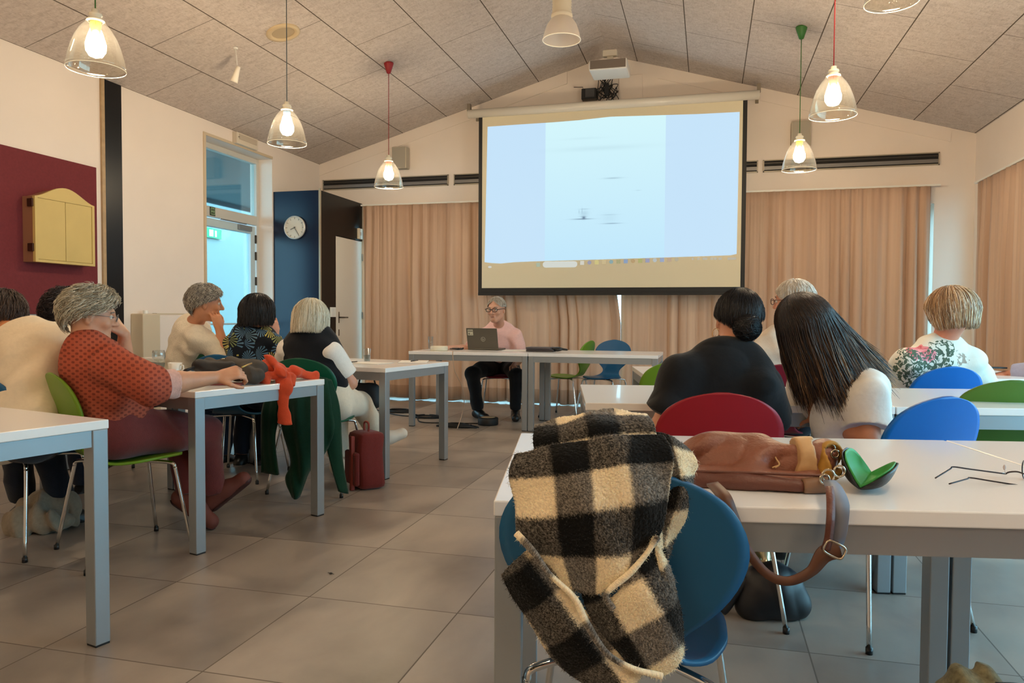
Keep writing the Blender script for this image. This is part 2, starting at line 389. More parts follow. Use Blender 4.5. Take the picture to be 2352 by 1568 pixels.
def curtain_material():
    m = bpy.data.materials.new('curtain_cloth'); m.use_nodes = True; g = NG(m); o = g.obj(); s = g.n('ShaderNodeSeparateXYZ'); g.l(o, s.inputs[0])
    n = g.noise(g.map(o, scale=(1, 1, .02)), 9, 4); w = g.noise(g.map(o, scale=(1, 1, 1)), 240, 2)
    c = g.ramp(n, [(.35, lin((206, 172, 148))), (.65, lin((228, 198, 174)))])
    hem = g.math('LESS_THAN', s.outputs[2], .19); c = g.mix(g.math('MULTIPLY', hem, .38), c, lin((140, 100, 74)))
    g.l(c, g.b.inputs['Base Color']); g.b.inputs['Roughness'].default_value = .9; g.b.inputs['Sheen Weight'].default_value = .2; g.b.inputs['Specular IOR Level'].default_value = .1
    t = g.n('ShaderNodeBsdfTranslucent'); g.l(g.mix(.35, c, lin((250, 190, 150))), t.inputs[0]); mx = g.n('ShaderNodeMixShader'); mx.inputs[0].default_value = .22
    g.l(g.b.outputs[0], mx.inputs[1]); g.l(t.outputs[0], mx.inputs[2]); g.l(mx.outputs[0], g.nt.nodes['Material Output'].inputs[0]); return m
m_curt = curtain_material()
def curtain(label, axis, p, a0, a1, ztop, zbot=.016, seed=0, amp=.045, pinch=0):
    r = np.random.default_rng(seed); L = a1-a0; n = int(L/.0125); rows = 16
    ph = np.cumsum(np.full(n, 2*np.pi*.0125/.15)*(1+.45*np.sin(np.linspace(0, 23+seed, n)+seed))+r.normal(0, .05, n))
    A = amp*(.6+.4*np.sin(np.linspace(0, 31, n)+seed*1.7)); u0 = np.linspace(a0, a1, n); V = []
    for k in range(rows):
        t = k/(rows-1); z = ztop+(zbot-ztop)*t; a = A*(.35+.65*min(1, t*3))
        q = p+a*np.sin(ph+.25*t*np.sin(ph*.13))+.006*np.sin(3.1*ph+2); u = u0+.012*np.cos(ph)*min(1, t*2)+pinch*(.055*min(1, max(0, (1.42-z)/.4)))*np.clip((u0-a0)/L*1.0, 0, 1)
        zz = np.full(n, z) + (.012*np.sin(ph*.31+seed) if k == rows-1 else 0)
        V.append(np.stack([q, u, zz], 1) if axis == 'x' else np.stack([u, q, zz], 1))
    F = np.array([(k*n+i, k*n+i+1, (k+1)*n+i+1, (k+1)*n+i) for k in range(rows-1) for i in range(n-1)])
    o = from_np('curtain', np.concatenate(V), F, m_curt, None, True); add_mod(o, 'SOLIDIFY', thickness=.003)
    return tag(o, label, 'curtain', None)
YC = YB-.09; gx = at_y(1419, 700, YC)[0]
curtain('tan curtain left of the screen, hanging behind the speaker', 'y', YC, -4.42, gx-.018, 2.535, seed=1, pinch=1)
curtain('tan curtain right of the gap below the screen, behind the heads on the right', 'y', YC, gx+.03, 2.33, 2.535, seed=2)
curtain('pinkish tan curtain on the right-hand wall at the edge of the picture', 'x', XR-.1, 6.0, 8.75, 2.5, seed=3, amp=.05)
for nm, x0, x1, y0, y1, z in (('curtain_rail', -4.45, 2.42, YC-.012, YC+.012, 2.535), ('curtain_rail', XR-.115, XR-.085, 1.0, 8.8, 2.5)):
    o = boxo(nm, m_white, None, x0, x1, y0, y1, z, z+.02); base_origin(o)
    tag(o, 'thin white rail above the curtains on the end wall' if y1-y0 < 1 else 'thin white rail above the curtain on the right-hand wall', 'curtain rail')
# light slit beside the curtain at right: narrow window strip seen in the gap
# ------------------------------------------------------------------ built-in cupboard in the corner
cb = thing('corner_cupboard', 'tall dark built-in corner cupboard with a navy front and a white door in its side', 'cupboard', (-4.79, 8.59, 0))
boxo('front_panel', m_blue, cb, -.31, .30, -.56, -.54, 0, 2.58)
boxo('side_panel', m_dark, cb, .295, .314, -.545, -.175, 0, 2.58)
boxo('side_panel', m_dark, cb, .295, .314, -.175, .56, 2.085, 2.58)
boxo('top_panel', mat('cupboard_inside', (60, 56, 52), rough=.7), cb, -.31, .295, -.54, .56, 2.56, 2.578)
boxo('corner_trim', mat('aluminium_trim', (176, 160, 136), rough=.35, metal=.5), cb, .3, .322, -.568, -.545, 0, 2.6)
cd = boxo('door', mat('door_white', (226, 218, 204), rough=.45), cb, .292, .318, -.17, .555, .01, 2.075, .003)
bm = bmesh.new(); box(bm, .318, .321, -.12, -.09, 1.0, 1.14); box(bm, .318, .321, -.12, -.09, .84, .92); bm.free(); m_bs = mat('brushed_steel', (150, 145, 138), rough=.3, metal=.9); boxo('escutcheon', m_bs, cd, .318, .321, -.12, -.09, 1.0, 1.14); boxo('keyhole_plate', m_bs, cd, .318, .321, -.12, -.09, .84, .92)
MB().tube([(.32, -.105, 1.07), (.365, -.105, 1.07), (.372, -.09, 1.07), (.372, .03, 1.07)], .009).build('handle', mat('dark_steel', (96, 88, 80), rough=.3, metal=.9), cd, True)
for z in (.4, 1.05, 1.82): boxo('hinge', MATS['brushed_steel'], cd, .318, .33, .53, .552, z, z+.09, .003)
sw = thing('light_switch', 'white double light switch beside the white cupboard door', 'switch', (-4.475, 8.33, 1.12)); boxo('plate', m_white, sw, 0, .01, -.07, .07, -.045, .075, .002); boxo('rocker', m_white, sw, .01, .015, -.05, -.005, -.03, .06, .001); boxo('rocker', m_white, sw, .01, .015, .005, .05, -.03, .06, .001)
sw = thing('thermostat', 'small cream control box high on the black cupboard side above the white door', 'thermostat', (-4.475, 9.04, 2.17)); boxo('housing', mat('cream_plastic', (226, 214, 190), rough=.4), sw, 0, .035, -.05, .05, -.07, .07, .006); boxo('dial', mat('grey_dial', (190, 182, 168)), sw, .035, .04, -.02, .02, -.02, .02, .002)
ck = thing('wall_clock', 'round white wall clock with slim hands on the navy cupboard front', 'clock', at_y(679, 523, 8.028)-np.array([0, .0, 0]))
Mr = np.array(Matrix.Rotation(math.radians(90), 3, 'X'))
def lathe_y(prof, n=40): a = MB().lathe(prof, n); a.V = [v @ Mr.T for v in a.V]; return a
lathe_y([(0, 0), (.135, 0), (.14, .012), (.14, .03), (.132, .038), (.126, .036), (.124, .022)]).build('rim', mat('clock_rim', (214, 212, 206), rough=.3, metal=.3), ck, True)
lathe_y([(0, .021), (.125, .021)]).build('dial', mat('clock_dial', (222, 216, 202), rough=.6), ck)
for k in range(12): boxo('hour_mark', mat('mark_grey', (130, 126, 118)), ck, -.003, .003, -.0235, -.0215, .1, .118 if k % 3 else .122, M=Matrix.Rotation(math.radians(30*k), 4, 'Y'))
for nm, l, w, an in (('hour_hand', .06, .004, 248), ('minute_hand', .1, .003, 148)):
    bm = bmesh.new(); box(bm, -w, w, -.027, -.024, -.015, l, M=Matrix.Rotation(math.radians(an), 4, 'Y')); from_bm(nm, bm, mat('hand_grey', (110, 106, 100)), ck)

# ------------------------------------------------------------------ things on the left wall
rp = boxo('pin_board', mat('burgundy_felt', (112, 40, 46), rough=.9, noise=(60, .08), bump=(300, .1)), None, XL, XL+.02, 1.2, 5.31, 1.09, 2.345, .002); base_origin(rp); tag(rp, 'large burgundy felt board on the left wall', 'pin board')
kc = thing('wall_cabinet', 'yellow arched wall cabinet with closed double doors on the burgundy board', 'cabinet', (XL+.02, 4.87, 1.49))
def arch(y0, y1, z0, zs, zt, n=18):
    pts = [(y0, z0), (y1, z0), (y1, zs)]; 
    for k in range(n+1):
        t = 1-k/n; y = y0+(y1-y0)*t; s = (math.sin(math.pi*min(1, max(0, (t-.0)/1.0)))**1.6); pts.append((y, zs+(zt-zs)*s))
    return pts
def slab_x(name, pts, x0, x1, m, parent):
    n = len(pts); V = [(x0, *p) for p in pts]+[(x1, *p) for p in pts]
    F = [tuple(range(n))[::-1], tuple(range(n, 2*n))]+[(i, (i+1) % n, n+(i+1) % n, n+i) for i in range(n)]
    return from_np(name, V, F, m, parent, False)
m_yel = mat('mustard_paint', (204, 178, 110), rough=.5, noise=(4, .04))
slab_x('body', arch(-.28, .28, 0, .5, .585), 0, .1, mat('cabinet_wood', (150, 106, 82), rough=.5), kc)
for s in (-1, 1):
    d = boxo('door', m_yel, kc, .1, .118, min(.002*s, .26*s), max(.002*s, .26*s), .022, .49, .003)
slab_x('cornice', [(-.285, .49), (.285, .49)]+arch(-.285, .285, .49, .5, .6)[2:], .1, .124, m_yel, kc)
bm = bmesh.new(); box(bm, .1, .124, -.285, -.26, 0, .49); box(bm, .1, .124, .26, .285, 0, .49); box(bm, .1, .124, -.26, .26, 0, .02); from_bm('moulding', bm, m_yel, kc)
for z in (.08, .42): boxo('hinge', mat('rusty_hinge', (70, 40, 30), rough=.5, metal=.5), kc, .06, .11, -.298, -.281, z, z+.06, .003)
ra = thing('radiator', 'flat cream panel radiator with a boxed end on the left wall', 'radiator', (XL, 6.2, .12))
boxo('panel', m_wall, ra, .03, .09, -.27, .52, 0, .97, .008); boxo('end_box', mat('radiator_box', (206, 190, 164), rough=.5), ra, 0, .14, -.5, -.28, -.12, .98, .01)
boxo('grille', mat('radiator_box', (0, 0, 0)), ra, .035, .085, -.26, .51, .972, .985); MB().lathe([(0, .0), (.022, 0), (.022, .03), (0, .03)], 12, (.07, -.39, .98)).build('valve_knob', m_white, ra)
ac = thing('air_sensor_box', 'shallow white box mounted over the glazed door under the ceiling', 'wall unit', (XL, 7.43, 2.985))
boxo('housing', mat('unit_white', (216, 204, 186), rough=.5), ac, 0, .06, -.2, .2, 0, .125, .006); boxo('flap', mat('unit_grey', (190, 176, 158), rough=.5), ac, .06, .066, -.16, .17, .05, .11, .003); MB().lathe([(0, .0), (.01, 0), (.01, .004)], 8, (.066, -.17, .07)).build('screw', MATS['dark_steel'], ac)
# ------------------------------------------------------------------ ceiling fittings
def on_ceiling(px, py):
    v = (px-1176)/FPX*CR-(py-784)/FPX*CU+CF
    for xl, zl in ((XL, ZL), (XR, ZR)):
        s = (RZ-zl)/(RX-xl); t = (zl-s*xl-CAMH)/(v[2]-s*v[0]); p = np.array([0, 0, CAMH])+t*v
        if t > 0 and ((p[0] <= RX) == (xl < 0)): return p
p = on_ceiling(650, 74); vn = thing('ceiling_vent', 'round beige recessed vent ring in the left ceiling slope', 'vent', p); vn.rotation_euler = (0, -math.atan2(RZ-ZL, RX-XL), 0)
MB().lathe([(.145, 0), (.145, -.012), (.105, -.018), (.098, -.004), (.098, 0)], 40).build('ring', mat('beige_plastic', (208, 186, 150), rough=.4), vn, True)
MB().lathe([(.0, -.006), (.098, -.004)], 40).build('disc', mat('beige_disc', (176, 158, 130), rough=.6), vn, True)
p = on_ceiling(541, 108); sp = thing('spotlight', 'tiny white spotlight hanging on a thin stem from the left ceiling slope', 'spotlight', p)
MB().lathe([(0, 0), (.02, 0), (.02, -.015), (0, -.015)], 12).build('mount', m_white, sp, True)
MB().tube([(0, 0, 0), (.01, 0, -.1), (.02, 0, -.2)], .003).build('stem', m_white, sp, True)
MB().tube([(.03, 0, -.17), (.012, 0, -.215), (-.012, 0, -.28), (-.02, 0, -.3)], [.018, .022, .03, .034], 14).build('lamp_head', mat('spot_white', (240, 232, 218), rough=.3), sp, True)
# projector
pj = thing('projector', 'white projector mounted at the top of the end wall above the screen', 'projector', at_y(1401, 172, 8.45))
boxo('housing', mat('projector_white', (232, 228, 222), rough=.4), pj, -.21, .21, -.2, .17, 0, .115, .018)
boxo('front_face', mat('projector_front', (120, 108, 98), rough=.5), pj, -.195, .195, -.206, -.199, .012, .105, .002)
bm = bmesh.new(); box(bm, -.06, .06, -.05, .05, .115, .16, .005); box(bm, -.035, .035, -.02, .5, .15, .2, .005); box(bm, -.08, .08, -.04, .04, .2, .27, .01); from_bm('ceiling_mount', bm, mat('mount_white', (220, 210, 194), rough=.4), pj)
boxo('wall_plate', m_wall, pj, .02, .3, .685, .7, -.16, .2, .003)
mb = thing('media_box', 'black media player box with an antenna on the wall under the projector', 'media player', at_y(1354, 227, YB-.12))
boxo('housing', mat('black_plastic', (22, 22, 24), rough=.35), mb, -.1, .08, 0, .1, 0, .13, .008); boxo('face', mat('grey_plastic', (66, 66, 68), rough=.3), mb, -.05, .06, -.006, 0, .02, .12, .002)
MB().tube([(-.09, .05, .13), (-.09, .05, .16), (-.2, .04, .165)], .004).build('antenna', MATS['black_plastic'], mb, True)
cbm = MB(); q0 = at_y(1395, 225, YB-.06)
for k in range(11):
    a = RNG.uniform(-.14, .14, (5, 3))*np.array([1, .25, .75]); a[0] = (RNG.uniform(-.14, .1), -.02, .2); cbm.tube(crom(a+q0+[0, 0, .05], 6), .005, 6)
o = cbm.build('cable_tangle', MATS['black_plastic'], None, True); base_origin(o); tag(o, 'tangle of black cables hanging under the projector', 'cables')
o = boxo('power_brick', MATS['black_plastic'], None, q0[0]-.03, q0[0]+.02, YB-.1, YB-.06, q0[2]+.02, q0[2]+.17, .005); base_origin(o); tag(o, 'small upright black adapter among the cables under the projector', 'adapter')
# speakers
for (px, py, w, h, lab) in ((921, 364, .1, .14, 'small grey wall speaker left of the screen behind the lamp cord'), (1839, 310, .105, .145, 'small grey wall speaker right of the screen above the grille')):
    c = at_y(px, py, YB-.07); s_ = thing('wall_speaker', lab, 'speaker', (c[0], YB, c[2]-h), group='wall speakers')
    boxo('cabinet', mat('speaker_grey', (186, 176, 158), rough=.5), s_, -w, w, -.14, -.02, 0, 2*h, .01); boxo('grille', mat('speaker_cloth', (170, 162, 148), rough=.9, bump=(600, .2)), s_, -w+.012, w-.012, -.145, -.138, .012, 2*h-.012, .002); boxo('bracket', MATS['dark_steel'], s_, -.02, .02, -.02, 0, h-.04, h+.04)
# ventilation grilles
def grille(x0, x1, lab, z0=2.775, z1=2.915):
    g_ = thing('ventilation_grille', lab, 'grille', ((x0+x1)/2, YB, z0), group='long ventilation grilles'); L = (x1-x0)/2; h = z1-z0
    bm = bmesh.new(); box(bm, -L, L, -.02, 0, 0, .012); box(bm, -L, L, -.02, 0, h-.012, h); box(bm, -L, -L+.012, -.02, 0, 0, h); box(bm, L-.012, L, -.02, 0, 0, h); from_bm('frame', bm, mat('grille_frame', (170, 160, 144), rough=.4, metal=.3), g_)
    boxo('slot', mat('slot_black', (28, 25, 24), rough=.8), g_, -L+.012, L-.012, -.006, -.001, .012, h-.012)
    for z, w_, c_ in ((.045, .02, 'louvre_grey'), (.1, .006, 'louvre_dark')): boxo('louvre', mat(c_, (128, 126, 126) if c_ == 'louvre_grey' else (70, 66, 62), rough=.35, metal=.5), g_, -L+.012, L-.012, -.018, -.008, z-w_, z+w_)
grille(-5.05, -3.26, 'long dark ventilation grille in the left corner of the end wall'); grille(-3.185, -2.3, 'grille running behind the left edge of the screen')
grille(-.2, .535, 'short end of grille right beside the screen'); grille(.59, 2.425, 'long dark ventilation grille right of the screen')
# ------------------------------------------------------------------ projection screen
YS = 8.8; zc = 3.57
sc = thing('projection_screen', 'large pulled-down projection screen with black border showing a pale blue page', 'screen', (-1.18, YS, zc))
def scx(x): return x+1.18
MB().tube([(scx(-2.88), 0, 0), (scx(.52), 0, 0)], .052, 20).build('roller_case', mat('case_white', (226, 220, 208), rough=.25, coat=.3), sc, True)
bm = bmesh.new()
for x in (-2.87, .51): box(bm, scx(x)-.018, scx(x)+.018, -.02, YB-YS, .04, .07); box(bm, scx(x)-.018, scx(x)+.018, YB-YS-.02, YB-YS, 0, .14); box(bm, scx(x)-.02, scx(x)+.02, -.03, .03, .03, .12)
from_bm('bracket', bm, mat('bracket_steel', (140, 130, 116), rough=.4, metal=.7), sc)
fab = boxo('screen_fabric', mat('screen_cloth', (224, 214, 186), rough=.8), sc, scx(-2.7), scx(.345), -.002, .002, 1.44-zc, -.02)
bm = bmesh.new(); box(bm, scx(-2.745), scx(-2.7), -.004, .004, 1.35-zc, -.03); box(bm, scx(.345), scx(.392), -.004, .004, 1.35-zc, -.03); box(bm, scx(-2.7), scx(.345), -.004, .004, 1.385-zc, 1.44-zc); box(bm, scx(-2.745), scx(.392), -.014, .014, 1.35-zc, 1.385-zc, .004)
from_bm('border', bm, mat('screen_black', (20, 19, 19), rough=.6), sc)
def proj_material():
    m = bpy.data.materials.new('projected_light'); m.use_nodes = True; g = NG(m); g.nt.nodes.remove(g.b); o = g.obj(); s = g.n('ShaderNodeSeparateXYZ'); g.l(o, s.inputs[0])
    x, z = s.outputs[0], s.outputs[2]
    page = g.math('MULTIPLY', g.math('GREATER_THAN', x, -.73), g.math('LESS_THAN', x, .68))
    n = g.noise(g.map(o, scale=(.5, 1, .35), rot=(0, .6, 0)), 1.6, 3)
    c = g.mix(n, lin((196, 226, 250)), lin((202, 230, 250))); c2 = g.mix(g.math('MULTIPLY_ADD', z, .5, 1.1), lin((190, 228, 252)), lin((212, 246, 252)))
    c = g.mix(page, c, c2)
    for (px, py, sx, sz, k) in ((1408, 409, .09, .008, .35), (1337, 503, .1, .006, .75), (1341, 500, .02, .015, .9), (1342, 480, .05, .004, .35), (1342, 490, .045, .03, .2), (1405, 513, .09, .005, .6), (1400, 493, .08, .004, .25), (1400, 500, .08, .05, .08), (1340, 497, .04, .004, .35), (1337, 484, .003, .03, .4), (1330, 486, .003, .02, .4), (1380, 340, .45, .025, .10), (1340, 318, .2, .012, .07), (1466, 437, .03, .003, .25)):
        q = at_y(px, py, YS); a = g.math('DIVIDE', g.math('SUBTRACT', x, float(q[0])+1.18), sx); b_ = g.math('DIVIDE', g.math('SUBTRACT', z, float(q[2])-zc), sz)
        d = g.math('ADD', g.math('MULTIPLY', a, a), g.math('MULTIPLY', b_, b_)); f = g.math('MULTIPLY', g.math('POWER', 2.718, g.math('MULTIPLY', d, -.8)), k); c = g.mix(f, c, lin((88, 108, 136)))
    e = g.n('ShaderNodeEmission'); g.l(c, e.inputs[0]); e.inputs[1].default_value = 1.0; g.l(e.outputs[0], g.nt.nodes['Material Output'].inputs[0]); return m
def sp3(px, py, dy=-.004): q = at_y(px, py, YS+dy); return (q[0]+1.18, dy, q[2]-zc)
top = [(1120, 291), (1190, 286), (1268, 281), (1330, 276), (1402, 268), (1500, 265), (1600, 262), (1699, 257)]
bot = [(1113, 602), (1130, 604), (1150, 605), (1180, 602), (1225, 600), (1400, 595), (1560, 590), (1650, 587), (1678, 586), (1692, 583)]
pts = [sp3(*p) for p in top]+[sp3(*p) for p in bot[::-1]]; n = len(pts); V = pts+[(p[0], -.003, p[2]) for p in pts]
img = from_np('projected_image', V, [tuple(range(n)), tuple(range(n, 2*n))[::-1]]+[(i, n+i, n+(i+1) % n, (i+1) % n) for i in range(n)], proj_material(), sc, False)
def icon(nm, px, py, w, h, col, st=.8, par=sc, round_=False):
    q = sp3(px, py, -.005); K = w*8.9/FPX/2; H = h*8.9/FPX/2; N = 16 if round_ else 4
    if nm == 'search_field':
        P = [(K-H+H*math.cos(a), H*math.sin(a)) for a in np.linspace(-math.pi/2, math.pi/2, 8)]+[(-K+H+H*math.cos(a), H*math.sin(a)) for a in np.linspace(math.pi/2, 1.5*math.pi, 8)]
    elif round_: P = [(K*math.cos(a), H*math.sin(a)) for a in np.linspace(0, 2*math.pi, 14, endpoint=False)]
    else: P = [(-K, -H), (K, -H), (K, H), (-K, H)]
    n = len(P); V = [(q[0]+a, q[1]+dd, q[2]+b_) for dd in (0, .001) for a, b_ in P]
    from_np(nm, V, [tuple(range(n)), tuple(range(2*n-1, n-1, -1))]+[(i, n+i, n+(i+1) % n, (i+1) % n) for i in range(n)], emis_mat('lit_'+'_'.join(map(str, col)), col, st), par, False)
icon('search_field', 1286, 607, 81, 14, (232, 236, 228)); icon('taskbar_icon', 1236, 608, 9, 9, (188, 200, 176))
for k, c_ in enumerate(((236, 234, 220), (176, 176, 196), (232, 218, 150), (226, 206, 160), (160, 190, 190), (190, 184, 140), (160, 180, 210), (206, 176, 130), (196, 196, 130), (176, 178, 206), (206, 214, 214), (176, 190, 220), (212, 186, 160), (206, 196, 170))):
    icon('taskbar_icon', 1337+16.7*k, 603.5-.62*k, 9, 9, c_, .75, round_=k % 3 == 1)
for k, (px, w) in enumerate(((1591, 4), (1604, 5), (1619, 10), (1635, 6), (1643, 6), (1654, 7), (1681, 18))): icon('taskbar_icon', px, 594-.05*k, w, 5, (214, 206, 186), .75)
icon('taskbar_icon', 1125, 613, 9, 5, (226, 226, 216), .8, round_=True)
# ------------------------------------------------------------------ tables
m_top = mat('white_laminate', (242, 240, 238), rough=.22, coat=.15, bump=(500, .01)); m_edge = mat('white_edge', (234, 230, 222), rough=.4)
m_leg = mat('grey_powder_coat', (156, 162, 166), rough=.34, metal=.5)
TW, TD, TH = 1.21, .82, .745
def table_meshes(w):
    t = thing('table', 'x', 'table')
    boxo('tabletop', m_top, t, -w/2, w/2, -TD/2, TD/2, TH-.03, TH, .003)
    for sx in (-1, 1):
        for sy in (-1, 1):
            x, y = sx*(w/2-.028), sy*(TD/2-.028); l = boxo('leg', m_leg, t, x-.026, x+.026, y-.026, y+.026, .006, TH-.03, .003)
            boxo('foot_cap', MATS['black_plastic'], l, x-.024, x+.024, y-.024, y+.024, 0, .007)
    bm = bmesh.new(); a, b_ = w/2-.054, TD/2-.054
    for sy in (-1, 1): box(bm, -a, a, sy*(TD/2-.022)-.015, sy*(TD/2-.022)+.015, TH-.085, TH-.031)
    for sx in (-1, 1): box(bm, sx*(w/2-.022)-.015, sx*(w/2-.022)+.015, -b_, b_, TH-.085, TH-.031)
    from_bm('apron', bm, m_leg, t); return t
def copy_tree(o, parent=None):
    c = o.copy(); COL.objects.link(c); c.parent = parent
    for ch in list(o.children): copy_tree(ch, c)
    return c
TPROTO = None
def table(corner, which, deg, label, group):
    """corner: world x, y of the named table-top corner; which = (sx, sy) of that corner; deg = turn about z"""
    global TPROTO
    if TPROTO is None: TPROTO = t = table_meshes(TW)
    else: t = copy_tree(TPROTO)
    a = math.radians(deg); lx, ly = which[0]*TW/2, which[1]*TD/2
    cx = corner[0]-(lx*math.cos(a)-ly*math.sin(a)); cy = corner[1]-(lx*math.sin(a)+ly*math.cos(a))
    t.location = (cx, cy, 0); t.rotation_euler = (0, 0, a); t['label'] = label; t['group'] = group; return t
def tpt(t, x, y, z=TH):
    a = t.rotation_euler[2]; return np.array([t.location.x+x*math.cos(a)-y*math.sin(a), t.location.y+x*math.sin(a)+y*math.cos(a), z])
GL, GR = 'white tables in the left rows', 'white tables in the right rows'
T1 = table((-1.905, 2.03), (1, 1), -14, 'white table cut by the left edge of the picture, nearest on the left', GL)
T1.location.x += 0
T2 = table((-2.225, 2.87), (1, -1), -14.7, 'white table with the orange cloth and black bag lying on it', GL)
T2b = table(tuple(tpt(T2, -TW/2-.005, -TD/2)[:2]), (1, -1), -14.7, 'white table at the left wall continuing the table with the black bag', GL)
T3 = table((-2.06, 4.55), (1, -1), -11, 'white table in front of the white-haired woman in the black vest, with a water glass', GL)
T3b = table(tuple(tpt(T3, -TW/2-.005, -TD/2)[:2]), (1, -1), -11, 'white table at the left wall in front of the woman in the white sweater', GL)
T4 = table((-2.86, 6.86), (-1, -1), 0, 'white desk with the laptop in front of the speaker', 'front desks')
T5 = table((-1.645, 6.86), (-1, -1), 0, 'empty white desk right of the speaker with the green and blue chairs behind', 'front desks')
T6 = table((-.36, 4.5), (-1, -1), 11, 'white table behind the woman in the black T-shirt, furthest on the right side', GR)
T6b = table(tuple(tpt(T6, TW/2+.005, -TD/2)[:2]), (-1, -1), 11, 'white table at the right under the lilac sleeve', GR)
T7 = table((-.473, 2.97), (-1, -1), 11, 'white table in front of the two dark-haired women', GR)
T7b = table(tuple(tpt(T7, TW/2+.005, -TD/2)[:2]), (-1, -1), 11, 'white table right of the long-haired woman, behind the blue and green chairs', GR)
T8 = table((-.385, 1.335), (-1, -1), 10.5, 'nearest white table with the brown leather bag and green case on it', GR)
T8b = table(tuple(tpt(T8, TW/2+.004, -TD/2)[:2]), (-1, -1), 10.5, 'white table cut by the right edge of the picture, joined to the nearest table', GR)

# ------------------------------------------------------------------ shell chairs
m_chrome = mat('chrome', (214, 214, 212), rough=.1, metal=1)
CH = {'blue': (30, 92, 134), 'sky': (6, 96, 178), 'lime': (112, 148, 40), 'leaf': (78, 116, 40), 'red': (150, 28, 40), 'green': (14, 84, 60), 'darkred': (120, 24, 40), 'grass': (80, 168, 78)}
def shell_np(ns=54, nt=21):
    #        s    y      z     halfwidth
    K = np.array([(0, .232, .432, .02), (.03, .226, .437, .10), (.09, .19, .442, .16), (.2, .10, .44, .195), (.32, 0, .432, .198), (.42, -.09, .432, .165), (.50, -.15, .452, .118),
                  (.56, -.183, .482, .092), (.62, -.203, .522, .10), (.68, -.22, .565, .155), (.75, -.238, .612, .196), (.82, -.255, .677, .222), (.88, -.27, .735, .213), (.93, -.281, .781, .18), (.965, -.288, .811, .134), (.985, -.292, .828, .09), (.996, -.295, .836, .045), (1, -.296, .838, .02)])
    s = np.linspace(0, 1, ns)**1.0; s = np.concatenate([np.linspace(0, .09, 9)[:-1], np.linspace(.09, .9, ns-18), np.linspace(.9, 1, 11)[1:]])
    c = [np.interp(s, K[:, 0], K[:, i]) for i in (1, 2, 3)]
    for i in range(2):
        c = [np.concatenate([[a[0]], (a[:-2]+2*a[1:-1]+a[2:])/4, [a[-1]]]) for a in c]
    y, z, w = c
    # round the plan outline of the ends
    t = np.linspace(-1, 1, nt); V = []
    for i in range(len(s)):
        dish = .018*(t*w[i]/.21)**2
        seat = np.clip((.5-s[i])/.2, 0, 1); back = np.clip((s[i]-.6)/.15, 0, 1)
        x = w[i]*t; V.append(np.stack([x, y[i]+back*dish*1.4, z[i]+seat*dish*.5-.0*back], 1))
    n = len(s); F = np.array([(i*nt+j, i*nt+j+1, (i+1)*nt+j+1, (i+1)*nt+j) for i in range(n-1) for j in range(nt-1)])
    return np.concatenate(V), F
CHPROTO = {}
def chair(col, pos, heading, label, group='shell chairs'):
    """heading: degrees clockwise from +Y that the sitter faces"""
    if not CHPROTO:
        r = thing('chair', 'x', 'chair'); v, f = shell_np(); s = from_np('seat_shell', v, f, None, r, True); add_mod(s, 'SOLIDIFY', thickness=.011, offset=0)
        bmx = MB().lathe([(0, -.0), (.075, 0), (.08, -.008), (.07, -.016), (0, -.018)], 20, (0, .0, .43)); bmx.build('seat_mount', mat('mount_plate', (60, 60, 62), rough=.4, metal=.6), r, True)
        for sx in (-1, 1):
            for (fx, fy, kx, ky) in ((.235, .215, .165, .15), (.24, -.225, .17, -.15)):
                pts = crom([(.01*sx, .0+.03*np.sign(fy), .418), (.09*sx, ky*.6, .418), (kx*sx, ky, .412), (kx*sx+.012*sx, ky*1.07, .39), (kx*sx+.018*sx, ky*1.1, .36), (fx*sx, fy, .012)], 5)
                l = MB().tube(pts, .0085, 10).build('leg', m_chrome, r, True)
                MB().tube([(fx*sx, fy, 0), (fx*sx, fy, .022)], .0115, 10).build('foot_cap', MATS['black_plastic'], l, True)
        CHPROTO['p'] = r; o = r
    else: o = copy_tree(CHPROTO['p'])
    for ch in o.children:
        if ch.name.startswith('seat_shell'):
            me = ch.data.copy(); me.materials.clear(); me.materials.append(mat('chair_'+col, CH[col], rough=.36, spec=.3)); ch.data = me
    o.location = (pos[0], pos[1], 0); o.rotation_euler = (0, 0, -math.radians(heading)); o['label'] = label; o['group'] = group; return o
def cpos(px, d, heading, off=.25):
    """seat position of a chair whose back centre shows at px, d deep"""
    p = at(px, 800, d); h = math.radians(heading); return (p[0]+off*math.sin(h), p[1]+off*math.cos(h))
C0 = chair('blue', (-3.13, 2.82), 0, 'blue chair at the left edge under the cream-shirted person')
C1 = chair('lime', (-2.59, 2.85), 31, 'lime green chair the grey-haired woman in the orange top sits on')
C2 = chair('grass', cpos(304, 5.5, 55), 55, 'light green chair by the left wall behind the wine glass')
C3 = chair('blue', (-3.06, 4.42), -4, 'blue chair of the woman in the palm-leaf top, mostly hidden by the black bag')
C3b = chair('green', cpos(452, 5.2, 20), 20, 'green chair hidden under the woman in the white sweater')
C4 = chair('green', (-2.37, 4.235), -5, 'dark green chair of the white-haired woman with a green cardigan over it')
C5 = chair('darkred', (-2.2, 7.9), 172, 'dark red chair the speaker in pink sits on')
C6 = chair('lime', (-1.50, 8.05), -78, 'lime green chair seen from the side behind the empty front desk')
C7 = chair('blue', (-1.09, 8.08), 197, 'blue chair behind the empty front desk')
C8 = chair('lime', cpos(1556, 4.35, -12), -12, 'green chair half hidden behind the shoulder of the woman in black')
C9 = chair('red', (.0, 2.885), -10, 'red chair of the woman in the black T-shirt')
C10 = chair('sky', (.583, 2.933), -36, 'bright blue chair turned sideways, nearest right of the long-haired woman')
C11 = chair('leaf', cpos(2322, 3.12, -6), -6, 'green chair cut by the right edge of the picture')
C12 = chair('sky', cpos(2178, 4.0, -22), -22, 'bright blue chair of the woman in the floral top')
